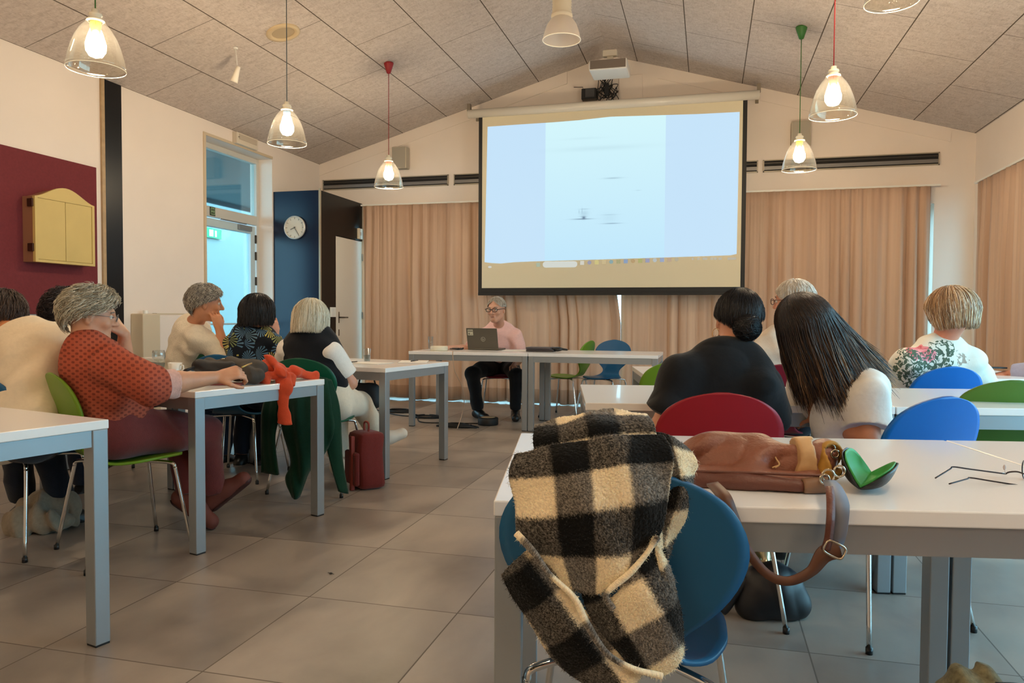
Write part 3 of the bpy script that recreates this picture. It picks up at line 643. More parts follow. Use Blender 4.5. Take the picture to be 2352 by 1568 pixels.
C13 = chair('darkred', cpos(1795, 4.1, -8), -8, 'red chair of the white-haired man, seen under the table')
C14 = chair('blue', cpos(1426, 1.285, -1), -1, 'nearest blue chair with the checked scarf over its back')

# ------------------------------------------------------------------ pendant lamps
m_shade = clear_mat('lamp_glass', (250, 248, 242), edge=.42, gloss=.04, haze=.006)
m_bulb = emis_mat('bulb_glow', (255, 231, 196), LAMP_EMIT)
m_cap = mat('lamp_cap', (244, 236, 214), rough=.25, coat=.4)
def pendant(x, y, cordc, sockc, label, zb=2.42):
    zc_ = ceil_z(x); r = thing('pendant_lamp', label, 'lamp', (x, y, zc_), group='clear glass pendant lamps'); H = zb-zc_
    cc = {'red': (150, 30, 36), 'green': (52, 110, 44), 'grey': (86, 98, 104)}[cordc]; kc_ = {'red': (206, 60, 34), 'green': (178, 196, 20), 'blue': (70, 110, 150)}[sockc]
    cn = MB().lathe([(0, .0), (.05, .0), (.05, -.012), (.02, -.105), (.008, -.11), (0, -.11)], 20).build('ceiling_rose', mat('rose_'+cordc, cc, rough=.45), r, True)
    MB().tube([(0, 0, -.1), (0, 0, H+.3)], .0035, 8).build('cord', mat('cord_'+cordc, cc, rough=.8), r, True)
    MB().lathe([(0, .325), (.018, .322), (.02, .305), (.034, .298), (.036, .285), (.03, .282), (.03, .274), (.044, .268), (.046, .258), (.036, .255)], 24, (0, 0, H)).build('cap', m_cap, r, True)
    MB().lathe([(0, .262), (.026, .26), (.029, .24), (.024, .20), (.0, .198)], 20, (0, 0, H)).build('socket', mat('socket_'+sockc, kc_, rough=.35, emit=(kc_, .5)), r, True)  # faint emission in the socket colour stands in for bulb light
    pr = [(.036, .262), (.052, .25), (.08, .215), (.105, .17), (.125, .115), (.14, .06), (.147, .02), (.149, 0), (.146, 0), (.144, .02), (.137, .06), (.122, .115), (.102, .17), (.077, .213), (.05, .246), (.036, .257)]
    MB().lathe(pr, 48, (0, 0, H)).build('shade', m_shade, r, True)
    a = np.linspace(0, 2*np.pi, 48, endpoint=False); MB().tube([(.1475*math.cos(t), .1475*math.sin(t), H) for t in a], .0022, 6, closed=True).build('shade_rim', mat('glass_rim', (250, 240, 220), rough=.1, coat=.5, emit=((255, 236, 200), .25)), r, True)  # rim glint is emitted by the rim itself, not reflected
    MB().lathe([(0, .2), (.014, .198), (.022, .185), (.04, .165), (.052, .135), (.05, .1), (.034, .074), (0, .062)], 20, (0, 0, H)).build('bulb', m_bulb, r, True)
    return r
LX_, RX_ = -3.2, .77
pendant(LX_, 7.15, 'red', 'red', 'clear glass pendant lamp on a red cord, left of the screen')
pendant(LX_+.02, 5.2, 'grey', 'blue', 'clear glass pendant lamp with a blue socket on a grey cord')
pendant(*at(220, 100, 4.05)[:2], 'green', 'green', 'large clear glass pendant lamp with a yellow-green socket at upper left')
pendant(RX_, 7.17, 'green', 'green', 'clear glass pendant lamp on a green cord, right of the screen')
pendant(*at(1914, 200, 4.9)[:2], 'red', 'red', 'clear glass pendant lamp on a red cord at upper right')
p_ = at(2048, 0, 4.35); pendant(p_[0], p_[1], 'red', 'red', 'clear glass pendant lamp with only its rim showing at the top edge', zb=2.93)
for x, y in ((-3.1, .6), (-3.1, -1.6), (.8, 1.2), (.8, -1.2), (-1.2, -.4), (-1.2, -3.0)): pendant(x, y, 'red', 'red', 'unseen clear glass pendant lamp added behind the camera to light the room')  # out-of-view lamps added to carry the rows on and light the room
# frosted lamp at the ridge
h_ = thing('ridge_lamp', 'unlit frosted lamp with a ribbed white neck hanging from the ceiling ridge', 'lamp', (RX-.0, 6.2, RZ-.03)); zb = at_y(1290, 92, 6.2)[2]-(RZ-.03)
hx = at_y(1290, 92, 6.2)[0]-RX; h_.location.x += hx; h_.location.z = ceil_z(RX+hx)
zb = at_y(1290, 92, 6.2)[2]-h_.location.z
rib = [(0, 0)]+[((.066 if k % 2 else .082), -.012*k) for k in range(1, int((-zb-.2)/.012))]; zz = rib[-1][1]; rib += [(.088, zz-.01), (.09, zz-.03), (.06, zz-.045), (0, zz-.045)]
MB().lathe(rib, 28).build('ribbed_neck', mat('ribbed_white', (232, 220, 198), rough=.5), h_, True)
fm = mat('frosted_glass', (240, 228, 216), rough=.35, alpha=.62)
MB().lathe([(.06, zz-.03), (.09, zz-.05), (.125, zz-.1), (.148, zz-.17), (.158, zb)], 40).build('shade', fm, h_, True)
a = np.linspace(0, 2*np.pi, 40, endpoint=False); MB().tube([(.158*math.cos(t), .158*math.sin(t), zb) for t in a], .004, 6, closed=True).build('shade_rim', MATS['glass_rim'], h_, True)  # same self-glowing rim, though this lamp is unlit
MB().tube([(0, 0, zz-.04), (0, 0, zb+.08)], .03, 12).build('bulb', mat('unlit_bulb', (240, 232, 214), rough=.3), h_, True)
# ------------------------------------------------------------------ soft-shape modelling: blended volumes meshed as one surface
class Vol:
    def __init__(s): s.P = []
    def cone(s, a, b, ra, rb, k=.02, flat=None, op='add', cut=None):
        """tapered rod; flat=(dir, f) squeezes it along dir; cut=(point, normal) slices off what lies beyond"""
        a = np.asarray(a, float); b = np.asarray(b, float); R = max(ra, rb)
        def f(X, Y, Z):
            px, py, pz = X-a[0], Y-a[1], Z-a[2]; d = b-a; L2 = max(float(d @ d), 1e-9)
            if flat is not None:
                n, q = flat; w = (px*n[0]+py*n[1]+pz*n[2]); dn = float(d @ n); 
            t = np.clip((px*d[0]+py*d[1]+pz*d[2])/L2, 0, 1)
            ex, ey, ez = px-t*d[0], py-t*d[1], pz-t*d[2]
            e2 = ex*ex+ey*ey+ez*ez
            if flat is not None:
                wn = ex*n[0]+ey*n[1]+ez*n[2]; e2 = e2+wn*wn*(1/(q*q)-1)
                r = np.sqrt(e2); rr = ra+(rb-ra)*t; D = (r-rr)*np.clip(q+(1-q)*np.sqrt(np.maximum(e2-wn*wn/(q*q), 0))/np.maximum(r, 1e-6), q, 1)
            else: D = np.sqrt(e2)-(ra+(rb-ra)*t)
            if cut is not None: D = np.maximum(D, (X-cut[0][0])*cut[1][0]+(Y-cut[0][1])*cut[1][1]+(Z-cut[0][2])*cut[1][2])
            return D
        s.P.append((f, np.minimum(a, b)-R, np.maximum(a, b)+R, k, op)); return s
    def ell(s, c, r, R=None, k=.02, op='add'):
        c = np.asarray(c, float); r = np.asarray(r, float); R = np.eye(3) if R is None else np.asarray(R, float)   # columns = axes
        def f(X, Y, Z):
            px, py, pz = X-c[0], Y-c[1], Z-c[2]
            u = [(px*R[0, i]+py*R[1, i]+pz*R[2, i]) for i in range(3)]
            k0 = np.sqrt(sum((u[i]/r[i])**2 for i in range(3))); k1 = np.sqrt(sum((u[i]/r[i]**2)**2 for i in range(3)))
            return k0*(k0-1)/np.maximum(k1, 1e-6)
        e = np.abs(R) @ r; s.P.append((f, c-e, c+e, k, op)); return s
    def plane(s, p, n):
        """cut everything beyond the plane"""
        s.P.append((('plane', np.asarray(p, float), np.asarray(n, float)), None, None, 0, 'plane')); return s
    def mesh(s, h, wr=0, wdir=(0, 0, 1), wf=38, seed=0, m=.045):
        lo = np.min([p[1] for p in s.P if p[4] == 'add'], 0)-.03; hi = np.max([p[2] for p in s.P if p[4] == 'add'], 0)+.03
        n = np.ceil((hi-lo)/h).astype(int)+1; V = np.full(n, .3, np.float32)
        ax = [(lo[i]+h*np.arange(n[i])).astype(np.float32) for i in range(3)]
        for f, a, b, k, op in s.P:
            if op == 'plane':
                p, nn = f[1], f[2]; D = (ax[0]-p[0])[:, None, None]*nn[0]+(ax[1]-p[1])[None, :, None]*nn[1]+(ax[2]-p[2])[None, None, :]*nn[2]
                V = np.maximum(V, D.astype(np.float32)); continue
            i0 = np.maximum(((a-m-lo)/h).astype(int), 0); i1 = np.minimum(((b+m-lo)/h).astype(int)+2, n)
            sl = tuple(slice(i0[i], i1[i]) for i in range(3))
            d = f(ax[0][sl[0]][:, None, None], ax[1][sl[1]][None, :, None], ax[2][sl[2]][None, None, :]).astype(np.float32); S = V[sl]
            if op == 'add':
                if k <= 0: V[sl] = np.minimum(S, d)
                else: q = np.clip(.5+.5*(S-d)/k, 0, 1); V[sl] = d*q+S*(1-q)-k*q*(1-q)
            else:
                d = -d; q = np.clip(.5-.5*(S-d)/k, 0, 1); V[sl] = d*q+S*(1-q)+k*q*(1-q)
        if wr:
            X, Y, Z = ax[0][:, None, None], ax[1][None, :, None], ax[2][None, None, :]; r = np.random.default_rng(seed)
            W = np.zeros_like(V)
            for j in range(5):
                v = r.normal(size=3); v /= np.linalg.norm(v); v = v+np.asarray(wdir)*(.9 if j % 2 else -.9); v /= np.linalg.norm(v); fr_ = wf*r.uniform(.6, 1.5); p0 = r.uniform(0, 6)
                q = v[0]*X+v[1]*Y+v[2]*Z; w2 = r.normal(size=3); W += np.sin(fr_*q+p0+1.2*np.sin(9*(w2[0]*X+w2[1]*Y+w2[2]*Z)))
            V = V+(wr*.9*np.clip(W, -3, .9)).astype(np.float32)
        return surf_nets(V, lo, h)
def surf_nets(V, lo, h):
    I = V < 0; c = I[:-1, :-1, :-1].astype(np.int8); tot = np.zeros(tuple(np.array(V.shape)-1), np.int8)
    offs = [(i, j, k) for i in (0, 1) for j in (0, 1) for k in (0, 1)]; N = V.shape
    for i, j, k in offs: tot += I[i:N[0]-1+i, j:N[1]-1+j, k:N[2]-1+k]
    act = np.argwhere((tot > 0) & (tot < 8)); idx = np.full(tot.shape, -1, np.int32); idx[tuple(act.T)] = np.arange(len(act))
    val = np.stack([V[act[:, 0]+i, act[:, 1]+j, act[:, 2]+k] for i, j, k in offs], 1); O = np.array(offs, float)
    acc = np.zeros((len(act), 3)); cnt = np.zeros(len(act))
    for a in range(8):
        for b in range(a+1, 8):
            if np.abs(O[a]-O[b]).sum() != 1: continue
            va, vb = val[:, a], val[:, b]; mk = (va < 0) != (vb < 0); t = va/np.where(mk, va-vb, 1)
            acc += np.where(mk[:, None], O[a]+(O[b]-O[a])*t[:, None], 0); cnt += mk
    P = lo+h*(act+acc/cnt[:, None]); F = []
    for d in range(3):
        A = np.take(I, range(N[d]-1), d); B = np.take(I, range(1, N[d]), d); ch = np.argwhere(A != B); s = A[tuple(ch.T)]
        e1, e2 = (d+1) % 3, (d+2) % 3; ok = (ch[:, e1] > 0) & (ch[:, e2] > 0) & (ch[:, e1] < N[e1]-1) & (ch[:, e2] < N[e2]-1); ch = ch[ok]; s = s[ok]
        def ix(o1, o2): q = ch.copy(); q[:, e1] -= o1; q[:, e2] -= o2; return idx[tuple(q.T)]
        Q = np.stack([ix(1, 1), ix(0, 1), ix(0, 0), ix(1, 0)], 1); Q[~s] = Q[~s][:, ::-1]; F.append(Q)
    F = np.concatenate(F); return P, F[(F >= 0).all(1)]
def nrm(v): v = np.asarray(v, float); return v/max(np.linalg.norm(v), 1e-9)
def frame(fwd, up):
    f = nrm(fwd); r = nrm(np.cross(f, up)); u = np.cross(r, f); return np.stack([r, f, u], 1)   # columns right, forward, up

def head_vol(v, C, R, s=1.0, neckbase=None, neckr=.056, jaw=1.0):
    L = lambda x, y, z: C+s*(R @ np.array([x, y, z], float))
    v.ell(L(0, -.012, .02), s*np.array([.074, .093, .086]), R, .02)
    v.ell(L(0, .018, -.03), s*np.array([.062*jaw, .070, .086]), R, .03)
    v.ell(L(0, .056, -.092), s*np.array([.032*jaw, .028, .024]), R, .03)
    v.cone(L(-.045*jaw, .0, -.06), L(-.012, .06, -.097), s*.022, s*.017, .025); v.cone(L(.045*jaw, .0, -.06), L(.012, .06, -.097), s*.022, s*.017, .025)
    v.cone(L(-.032, .077, .026), L(.032, .077, .026), s*.011, s*.011, .02)
    for x in (-1, 1):
        v.ell(L(.033*x, .093, .006), s*np.array([.016, .012, .011]), R, .012, 'sub')
        v.ell(L(.04*x, .066, -.028), s*np.array([.02, .017, .018]), R, .02)
        v.ell(L(.077*x, -.008, -.012), s*np.array([.009, .019, .031]), R @ np.array(Matrix.Rotation(-.25*x, 3, 'Z')), .006)
        v.ell(L(.086*x, -.004, -.01), s*np.array([.006, .009, .017]), R, .004, 'sub')
    v.cone(L(0, .088, .012), L(0, .108, -.026), s*.0075, s*.0125, .012); v.ell(L(-.01, .096, -.032), s*np.array([.0085, .009, .007]), R, .006); v.ell(L(.01, .096, -.032), s*np.array([.0085, .009, .007]), R, .006)
    v.cone(L(-.018, .083, -.057), L(.018, .083, -.057), s*.006, s*.006, .006); v.cone(L(-.016, .081, -.067), L(.016, .081, -.067), s*.0065, s*.0065, .006)
    if neckbase is not None: v.cone(L(0, -.022, -.06), neckbase, s*neckr*.95, neckr, .03)
def eyes(C, R, par, s=1.0):
    L = lambda x, y, z: C+s*(R @ np.array([x, y, z], float))
    for x in (-1, 1):
        MB().ell(L(.032*x, .0765, .006), (s*.0118,)*3, n=12).build('eye', mat('eye_white', (226, 218, 208), rough=.2), par, True, True)
        MB().ell(L(.032*x, .0855, .006), (s*.0055,)*3, n=10).build('iris', mat('iris_dark', (52, 40, 34), rough=.15), par, True, True)
        MB().tube([L(.015*x, .088, .024), L(.03*x, .089, .031), L(.05*x, .078, .026)], s*.0028, 6).build('eyebrow', mat('brow_grey', (120, 108, 98), rough=.9), par, True, True)
    MB().tube([L(-.021, .082, -.062), L(-.008, .0895, -.0615), L(.008, .0895, -.0615), L(.021, .082, -.062)], [s*.001, s*.0028, s*.0028, s*.001], 6).build('mouth', mat('lip_line', (140, 76, 66), rough=.5), par, True, True)
def hand_vol(v, wr, dv, pn, side, curl=.35, s=1.0, spread=.3):
    """wrist, pointing direction, palm normal (out of the palm), side +1 = thumb towards +cross(dv, pn)"""
    d = nrm(dv); n = nrm(np.asarray(pn)-d*np.dot(pn, d)); t = np.cross(d, n)*side
    P = lambda a, b, c: np.asarray(wr)+s*(d*a+t*b+n*c)
    v.cone(P(.0, 0, 0), P(.03, .0, 0), .027*s, .03*s, .012, (n, .68)); v.cone(P(.028, .018, 0), P(.082, .026, 0), .022*s, .016*s, .012, (n, .7)); v.cone(P(.028, -.014, 0), P(.078, -.026, 0), .022*s, .016*s, .012, (n, .7)); v.cone(P(.03, 0, 0), P(.082, 0, 0), .024*s, .018*s, .012, (n, .7))
    for i, (b, ln) in enumerate(((.031, .070), (.0105, .078), (-.0105, .072), (-.031, .056))):
        p = P(.084, b, 0); a = curl*(.8+.12*i); q = d+t*spread*.25*(1-i)*.35
        for sg, (l, r0, r1) in enumerate(((.45, .0088, .0082), (.31, .0082, .0075), (.24, .0075, .0064))):
            e = nrm(q)*math.cos(a)+n*math.sin(a); p2 = p+s*ln*l*e; v.cone(p, p2, r0*s, r1*s, .003); p = p2; a += curl*.95
    p = P(.018, .026, .004); e = nrm(d*.75+t*.75+n*.25); p2 = p+s*.04*e; v.cone(p, p2, .014*s, .011*s, .008); e = nrm(d*.9+t*.35+n*(.25+curl*.4)); p3 = p2+s*.03*e; v.cone(p2, p3, .0105*s, .0095*s, .004); v.cone(p3, p3+s*.024*nrm(d*.95+n*(.2+curl*.5)), .0095*s, .0078*s, .004)

SKIN = {}
def skin_mat(col):
    k = 'skin_%d_%d_%d' % col
    if k in MATS: return MATS[k]
    m = mat(k, col, rough=.5, noise=(26, .05), bump=(260, .06)); b = m.node_tree.nodes['Principled BSDF']
    b.inputs['Subsurface Weight'].default_value = .12; b.inputs['Subsurface Radius'].default_value = (.02, .008, .004); return m
def person(label, J, skin=(206, 150, 118), top=None, pants=None, shoes=None, bulk=1.0, h=.0068, hs=1.0, face=True, jaw=1.0, seat=None):
    """J: joints in room coordinates; top / pants: dict(mat, puff, sleeve, ...). One body mesh; clothing, hair and eyes are children"""
    J = {k: np.asarray(v, float) for k, v in J.items()}; T = nrm(J['tw']); B = bulk
    base = (J['pel'][0], J['pel'][1], 0); r = thing('person', label, 'person', base)
    U = nrm(J['chest']-J['pel']); fl = (nrm(T-U*np.dot(T, U)), .66); mid = .5*J['pel']+.5*J['chest']; up = J['chest']
    HR = frame(J['hf'], J.get('hu', np.array([0, 0, 1.0]))); Hc = J['head']
    sides = ('l', 'r'); rt = nrm(np.cross(T, (0, 0, 1)))
    def trunk(v, g, lo=0.0, k=.05):
        v.cone(J['pel']+U*(.09+lo), mid, .158*B+g, .138*B+g, k, fl); v.cone(mid, up-U*.05, .138*B+g, .15*B+g, k, fl)
        v.cone(J['shl'], up-U*.02, .052*B+g*.8, .07*B+g, k, None); v.cone(J['shr'], up-U*.02, .052*B+g*.8, .07*B+g, k, None)
        v.cone(J['shl']-U*.1+(up-J['shl'])*.35, J['shr']-U*.1+(up-J['shr'])*.35, .085*B+g, .085*B+g, k, fl)
    v = Vol(); trunk(v, 0)
    head_vol(v, Hc, HR, hs, up+U*.02, .056*(.5+.5*B), jaw)
    for s in sides:
        if 'el'+s in J:
            v.cone(J['sh'+s], J['el'+s], .046*B, .037*B, .02)
            e, w = J['el'+s], J['wr'+s]; v.cone(e, e+.35*(w-e), .037*B, .039*B, .02); v.cone(e+.35*(w-e), w, .039*B, .026, .02, None)
            if 'hd'+s in J: hand_vol(v, w, J['hd'+s], J.get('hn'+s, np.array([0, 0, -1.])), (1 if s == 'l' else -1)*float(J.get('th'+s, 1)), float(J.get('hc'+s, .35)), .97)
        hip = J['pel']+(rt if s == 'r' else -rt)*.09
        if 'kn'+s in J:
            v.cone(hip, J['kn'+s], .085*B, .056, .03)
            if 'an'+s in J:
                k_, a_ = J['kn'+s], J['an'+s]; v.cone(k_, k_+.35*(a_-k_), .052, .055, .03); v.cone(k_+.35*(a_-k_), a_, .055, .036, .03)
                if 'tf'+s in J:
                    t_ = nrm(J['tf'+s]); dn_ = nrm(np.array([0, 0, -1.])-t_*np.dot((0, 0, -1.), t_)); v.cone(a_-.03*t_+dn_*.035, a_+t_*.14+dn_*.05, .034, .026, .03)
    P, F = v.mesh(h); from_np('body', P, F, skin_mat(skin), r, True, True)
    if face: eyes(Hc, HR, r, hs)
    if top:
        v = Vol(); g = top.get('puff', .014)
        if top.get('trunk', True): trunk(v, g, top.get('hem', .0))
        sl = top.get('sleeve', .8); fs = top.get('fore', 0); sp = top.get('sp', .012)
        if top.get('belly'): v.ell(mid+T*.05-U*.03, (.15*B, .13*B, .16*B), frame(T, U), .06)
        for s in sides:
            if 'el'+s not in J or (s in top.get('noarm', '')): continue
            a, e = J['sh'+s], J['el'+s]; d = nrm(e-a)
            if sl > 0:
                q = a+(e-a)*min(sl, 1); full = sl >= 1 and fs > 0
                v.cone(a-d*.01, q+(0 if full else .03)*d, .05*B+g+sp*.3, .042*B+g*.6+sp, .035, None, 'add', None if full else (q, d))
            if fs > 0:
                w = J['wr'+s]; d2 = nrm(w-e); q = e+(w-e)*fs; v.cone(e, q+d2*.03, .042*B+g*.6+sp, .032+g*.6+sp, .03, None, 'add', (q, d2))
        if top.get('collar'): v.cone(up+U*.0, up+U*.045, .068, .062, .015, None, 'add', (up+U*.04, U))
        if 'neck' in top: v.ell(up+U*(.055+top['neck'][1])+T*.03, (top['neck'][0], top['neck'][0], .05), frame(T, U), .01, 'sub')
        if not top.get('trunk', True):
            for cx in (J['shl'], J['shr']):
                v2 = Vol(); c2 = np.asarray(cx); v2.P = [q for q in v.P if np.linalg.norm((q[1]+q[2])/2-c2) < .22]; P, F = v2.mesh(h, top.get('wr', .004), wf=34, seed=2); from_np('sleeve', P, F, top['mat'], r, True, True)
            top = dict(top, done=True)
        P, F = v.mesh(h, top.get('wr', .004), wf=top.get('wf', 34), seed=top.get('seed', 1)) if not top.get('done') else (None, None)
        if P is not None: from_np(top.get('name', 'shirt'), P, F, top['mat'], r, True, True)
    if pants:
        v = Vol(); g = pants.get('puff', .012); v.cone(J['pel']+U*.085, J['pel']+U*.1, .158*B+g, .15*B+g, .05, fl)
        for s in sides:
            hip = J['pel']+(rt if s == 'r' else -rt)*.09
            if 'kn'+s not in J: continue
            k_ = J['kn'+s]; v.cone(hip, k_, .09*B+g, .06+g, .035)
            if 'an'+s in J:
                a_ = J['an'+s]; d = nrm(a_-k_); q = k_+(a_-k_)*pants.get('len', .93); v.cone(k_, q+d*.03, .06+g, pants.get('cuff', .048)+g*.7, .03, None, 'add', (q, d))
        P, F = v.mesh(h, pants.get('wr', .004), wf=28, seed=3); from_np(pants.get('name', 'trousers'), P, F, pants['mat'], r, True, True)
    if shoes:
        for s in sides:
            if 'an'+s in J and 'tf'+s in J:
                a_ = J['an'+s]; t = nrm(J['tf'+s]); dn = nrm(np.cross(np.cross(t, (0, 0, -1.)), t)) if abs(t[2]) > .05 else np.array([0, 0, -1.]); dn = -nrm(np.cross(np.cross((0, 0, -1.), t), t)) if False else nrm(np.array([0, 0, -1.])-t*np.dot((0, 0, -1.), t))
                v = Vol(); v.cone(a_-t*.045+dn*.035, a_+t*.15+dn*.052, .044, .04, .03); v.cone(a_+dn*.0, a_+t*.06+dn*.03, .046, .042, .03); v.plane(a_+dn*.085, dn)
                P, F = v.mesh(.006); sh = from_np('shoe', P, F, shoes['mat'], r, True, True)
                if shoes.get('sole'):
                    v = Vol(); v.cone(a_-t*.045+dn*.04, a_+t*.152+dn*.05, .047, .043, .02); v.plane(a_+dn*.092, dn); v.plane(a_+dn*.07, -dn); P, F = v.mesh(.005); from_np('sole', P, F, shoes['sole'], sh, True, True)
                if shoes.get('lace'):
                    b = MB(); ac = nrm(np.cross(t, dn))
                    for q in (.03, .055, .08): c = a_+t*q+dn*(-.012+.3*(q-.03)); b.tube([c+ac*.032+dn*.012, c-dn*.006, c-ac*.032+dn*.012], .0025, 5)
                    c = a_+t*.025-dn*.048*0; 
                    for sg in (-1, 1): b.tube(crom([c, c+sg*ac*.04-dn*.01, c+sg*ac*.05+t*.03, c+sg*ac*.01+t*.02], 5), .0018, 5)
                    b.build('laces', shoes['lace'], sh, True, True)
    r['_j'] = 0; del r['_j']; return r, J, HR

# ------------------------------------------------------------------ hair
def hair(par, C, R, tones, s=1.0, cover=None, thick=.012, drop=0, tuck=.3, n=1500, seglen=(.3, .8), wob=.004, rad=.0012, part=0, world_drop=None, seed=0, lift=.0, name='hair', puff=0, curl=0, taper=.5, steps=9, flare=0):
    """cover(phi) = polar angle reached on the skull (phi 0 = face, pi = nape); drop(phi) = free-hanging length below that"""
    r = np.random.default_rng(seed); A, Bq, Z = (.079+thick)*s, (.098+thick)*s, (.092+thick)*s
    cov = cover or (lambda p: math.radians(62+48*min(1, abs(p)/1.2)+18*max(0, (abs(p)-1.6)/1.5)))
    dr = drop if callable(drop) else (lambda p: drop)
    def path(phi, u, off=0.0):
        """u 0..1 from crown to tip"""
        tc = cov(phi); Lc = tc*.1*s; Ld = dr(phi)*s; tot = Lc+Ld; d = u*tot; th = min(d/Lc, 1)*tc if Lc > 0 else 0
        rr = 1+puff*math.sin(min(th, 1.6))
        nx = np.array([math.sin(phi)*math.sin(th), math.cos(phi)*math.sin(th), math.cos(th)])
        p = np.array([(A*rr+off)*nx[0], (Bq*rr+off)*nx[1]-.012*s, (Z*rr+off)*nx[2]+.016*s])
        if th > 1.57: q = 1-tuck*0*(th-1.57); 
        P = C+R @ p
        if d > Lc:
            e = d-Lc; dirv = R @ np.array([-math.sin(phi)*tuck+math.sin(phi)*flare, -math.cos(phi)*tuck+math.cos(phi)*flare, -1]) if world_drop is None else world_drop(phi, e)
            P = P+nrm(dirv)*e
        return P
    # under-layer: one closed sheet
    m_, k_ = 64, 22; V = []; Cc = []
    ph = np.linspace(-math.pi, math.pi, m_, endpoint=False)
    for j in range(k_):
        for i in range(m_): V.append(path(ph[i], (j/(k_-1))*(.97+.03*math.sin(i*2.7)), -.002+.003*math.sin(5*ph[i]+j*.5)*(j/k_)))
    tone = [np.array(lin(c)) for c in tones]
    for j in range(k_):
        for i in range(m_): Cc.append((tone[0]*.6+tone[1]*.4)*(.8))
    F = [(j*m_+i, j*m_+(i+1) % m_, (j+1)*m_+(i+1) % m_, (j+1)*m_+i) for j in range(k_-1) for i in range(m_)]
    nv = len(V); V = np.array(V); Cc = np.array(Cc); SV = [V]; SC_ = [Cc]; FF = list(F)
    for q in range(n):
        phi = r.uniform(-math.pi, math.pi); u0 = r.uniform(0, 1)**.8*.75; ul = r.uniform(*seglen); u1 = min(1.0+r.uniform(-.02, .03), u0+ul); off = r.uniform(0, .006)*s+lift*r.uniform(0, 1)
        dphi = r.normal(0, .10); w = r.uniform(0, 6); us = np.linspace(u0, u1, steps); pts = []
        for i, u in enumerate(us):
            t = i/(steps-1); o2 = off+wob*math.sin(w+t*4)*.4+lift*t; pts.append(path(phi+dphi*t*(1 if drop == 0 else .5)+(curl*math.sin(w+t*9)), u, o2)+r.normal(0, .0006, 3))
        pts = np.array(pts); rr = rad*r.uniform(.7, 1.5)*np.concatenate([np.linspace(.5, 1, 2), np.ones(steps-4), [.75, .25]])
        v, f = tube_np(pts, rr, 3, caps=False); c = tone[r.integers(len(tone))]*r.uniform(.82, 1.15)
        SV.append(v); SC_.append(np.tile(c, (len(v), 1))); FF += [tuple(a+nv for a in g) for g in f]; nv += len(v)
    return from_np(name, np.concatenate(SV), np.array(FF), attr_mat('hair_strands', rough=.42, spec=.45), par, True, True, np.concatenate(SC_))
def glasses(par, C, R, s=1.0, m=None, full=True, r_=.0018, name='glasses'):
    L = lambda x, y, z: C+s*(R @ np.array([x, y, z], float)); b = MB(); m = m or mat('black_frame', (28, 24, 24), rough=.25)
    for x in (-1, 1):
        a = np.linspace(0, 2*np.pi, 20, endpoint=False); b.tube([L(.033*x+.024*np.sign(math.cos(t))*abs(math.cos(t))**.7, .106-.06*abs(.033*x+.024*math.cos(t))**1.3, .004+.016*np.sign(math.sin(t))*abs(math.sin(t))**.7) for t in a], r_*s, 6, closed=True)
        b.tube([L(.057*x, .100, .008), L(.074*x, .09, .01), L(.083*x, .02, .008), L(.085*x, -.01, .004), L(.08*x, -.022, -.012)], r_*s, 6)
    b.tube([L(-.01, .107, .006), L(0, .11, .01), L(.01, .107, .006)], r_*s, 6)
    return b.build(name, m, par, True, True)
# ------------------------------------------------------------------ the people
UP = np.array([0, 0, 1.0]); RH = nrm([CR[0], CR[1], 0]); FH = nrm([CF[0], CF[1], 0])   # picture-right and away, both level
def woven(name, c, sc=(60, 60, 60), am=.1, rough=.85, bump=(220, .25)): return mat(name, c, rough=rough, noise=(sc[0], am), bump=bump, sheen=.15, spec=.2)
def rust_material():
    m = mat('rust_shirt', (172, 70, 44), rough=.85, spec=.15); g = NG(m); o = g.obj(); s = g.n('ShaderNodeSeparateXYZ'); g.l(o, s.inputs[0])
    fx = g.math('SINE', g.math('MULTIPLY', g.math('ADD', s.outputs[0], s.outputs[1]), 150)); fz = g.math('SINE', g.math('MULTIPLY', s.outputs[2], 260))
    n = g.noise(o, 14, 3); p = g.math('GREATER_THAN', g.math('ADD', g.math('MULTIPLY', fx, fz), g.math('MULTIPLY_ADD', n, .8, -.4)), .28)
    c = g.mix(g.noise(o, 5, 3), lin((160, 70, 50)), lin((184, 100, 76))); c = g.mix(g.math('MULTIPLY', p, .6), c, lin((88, 36, 34))); g.l(c, g.b.inputs['Base Color']); g.bump(g.noise(o, 120, 3), .3, .006); return m
def palm_material():
    m = mat('palm_print', (30, 40, 52), rough=.8, spec=.2); g = NG(m); o = g.obj()
    v = g.n('ShaderNodeTexVoronoi'); v.inputs['Scale'].default_value = 11; g.l(o, v.inputs['Vector'])
    sub = g.n('ShaderNodeVectorMath', operation='SUBTRACT'); g.l(o, sub.inputs[0]); g.l(v.outputs['Position'], sub.inputs[1])
    s = g.n('ShaderNodeSeparateXYZ'); g.l(sub.outputs[0], s.inputs[0]); an = g.math('ARCTAN2', s.outputs[2], g.math('ADD', s.outputs[0], s.outputs[1]))
    st = g.math('SINE', g.math('MULTIPLY', an, 17)); fr_ = g.math('GREATER_THAN', st, .15); near = g.math('LESS_THAN', v.outputs['Distance'], .62)
    hue = g.n('ShaderNodeSeparateColor'); g.l(v.outputs['Color'], hue.inputs[0]); c = g.ramp(hue.outputs[0], [(.25, lin((96, 138, 176))), (.5, lin((130, 150, 110))), (.75, lin((196, 188, 110)))])
    c = g.mix(g.math('MULTIPLY', fr_, near), lin((24, 32, 44)), c); g.l(c, g.b.inputs['Base Color']); return m
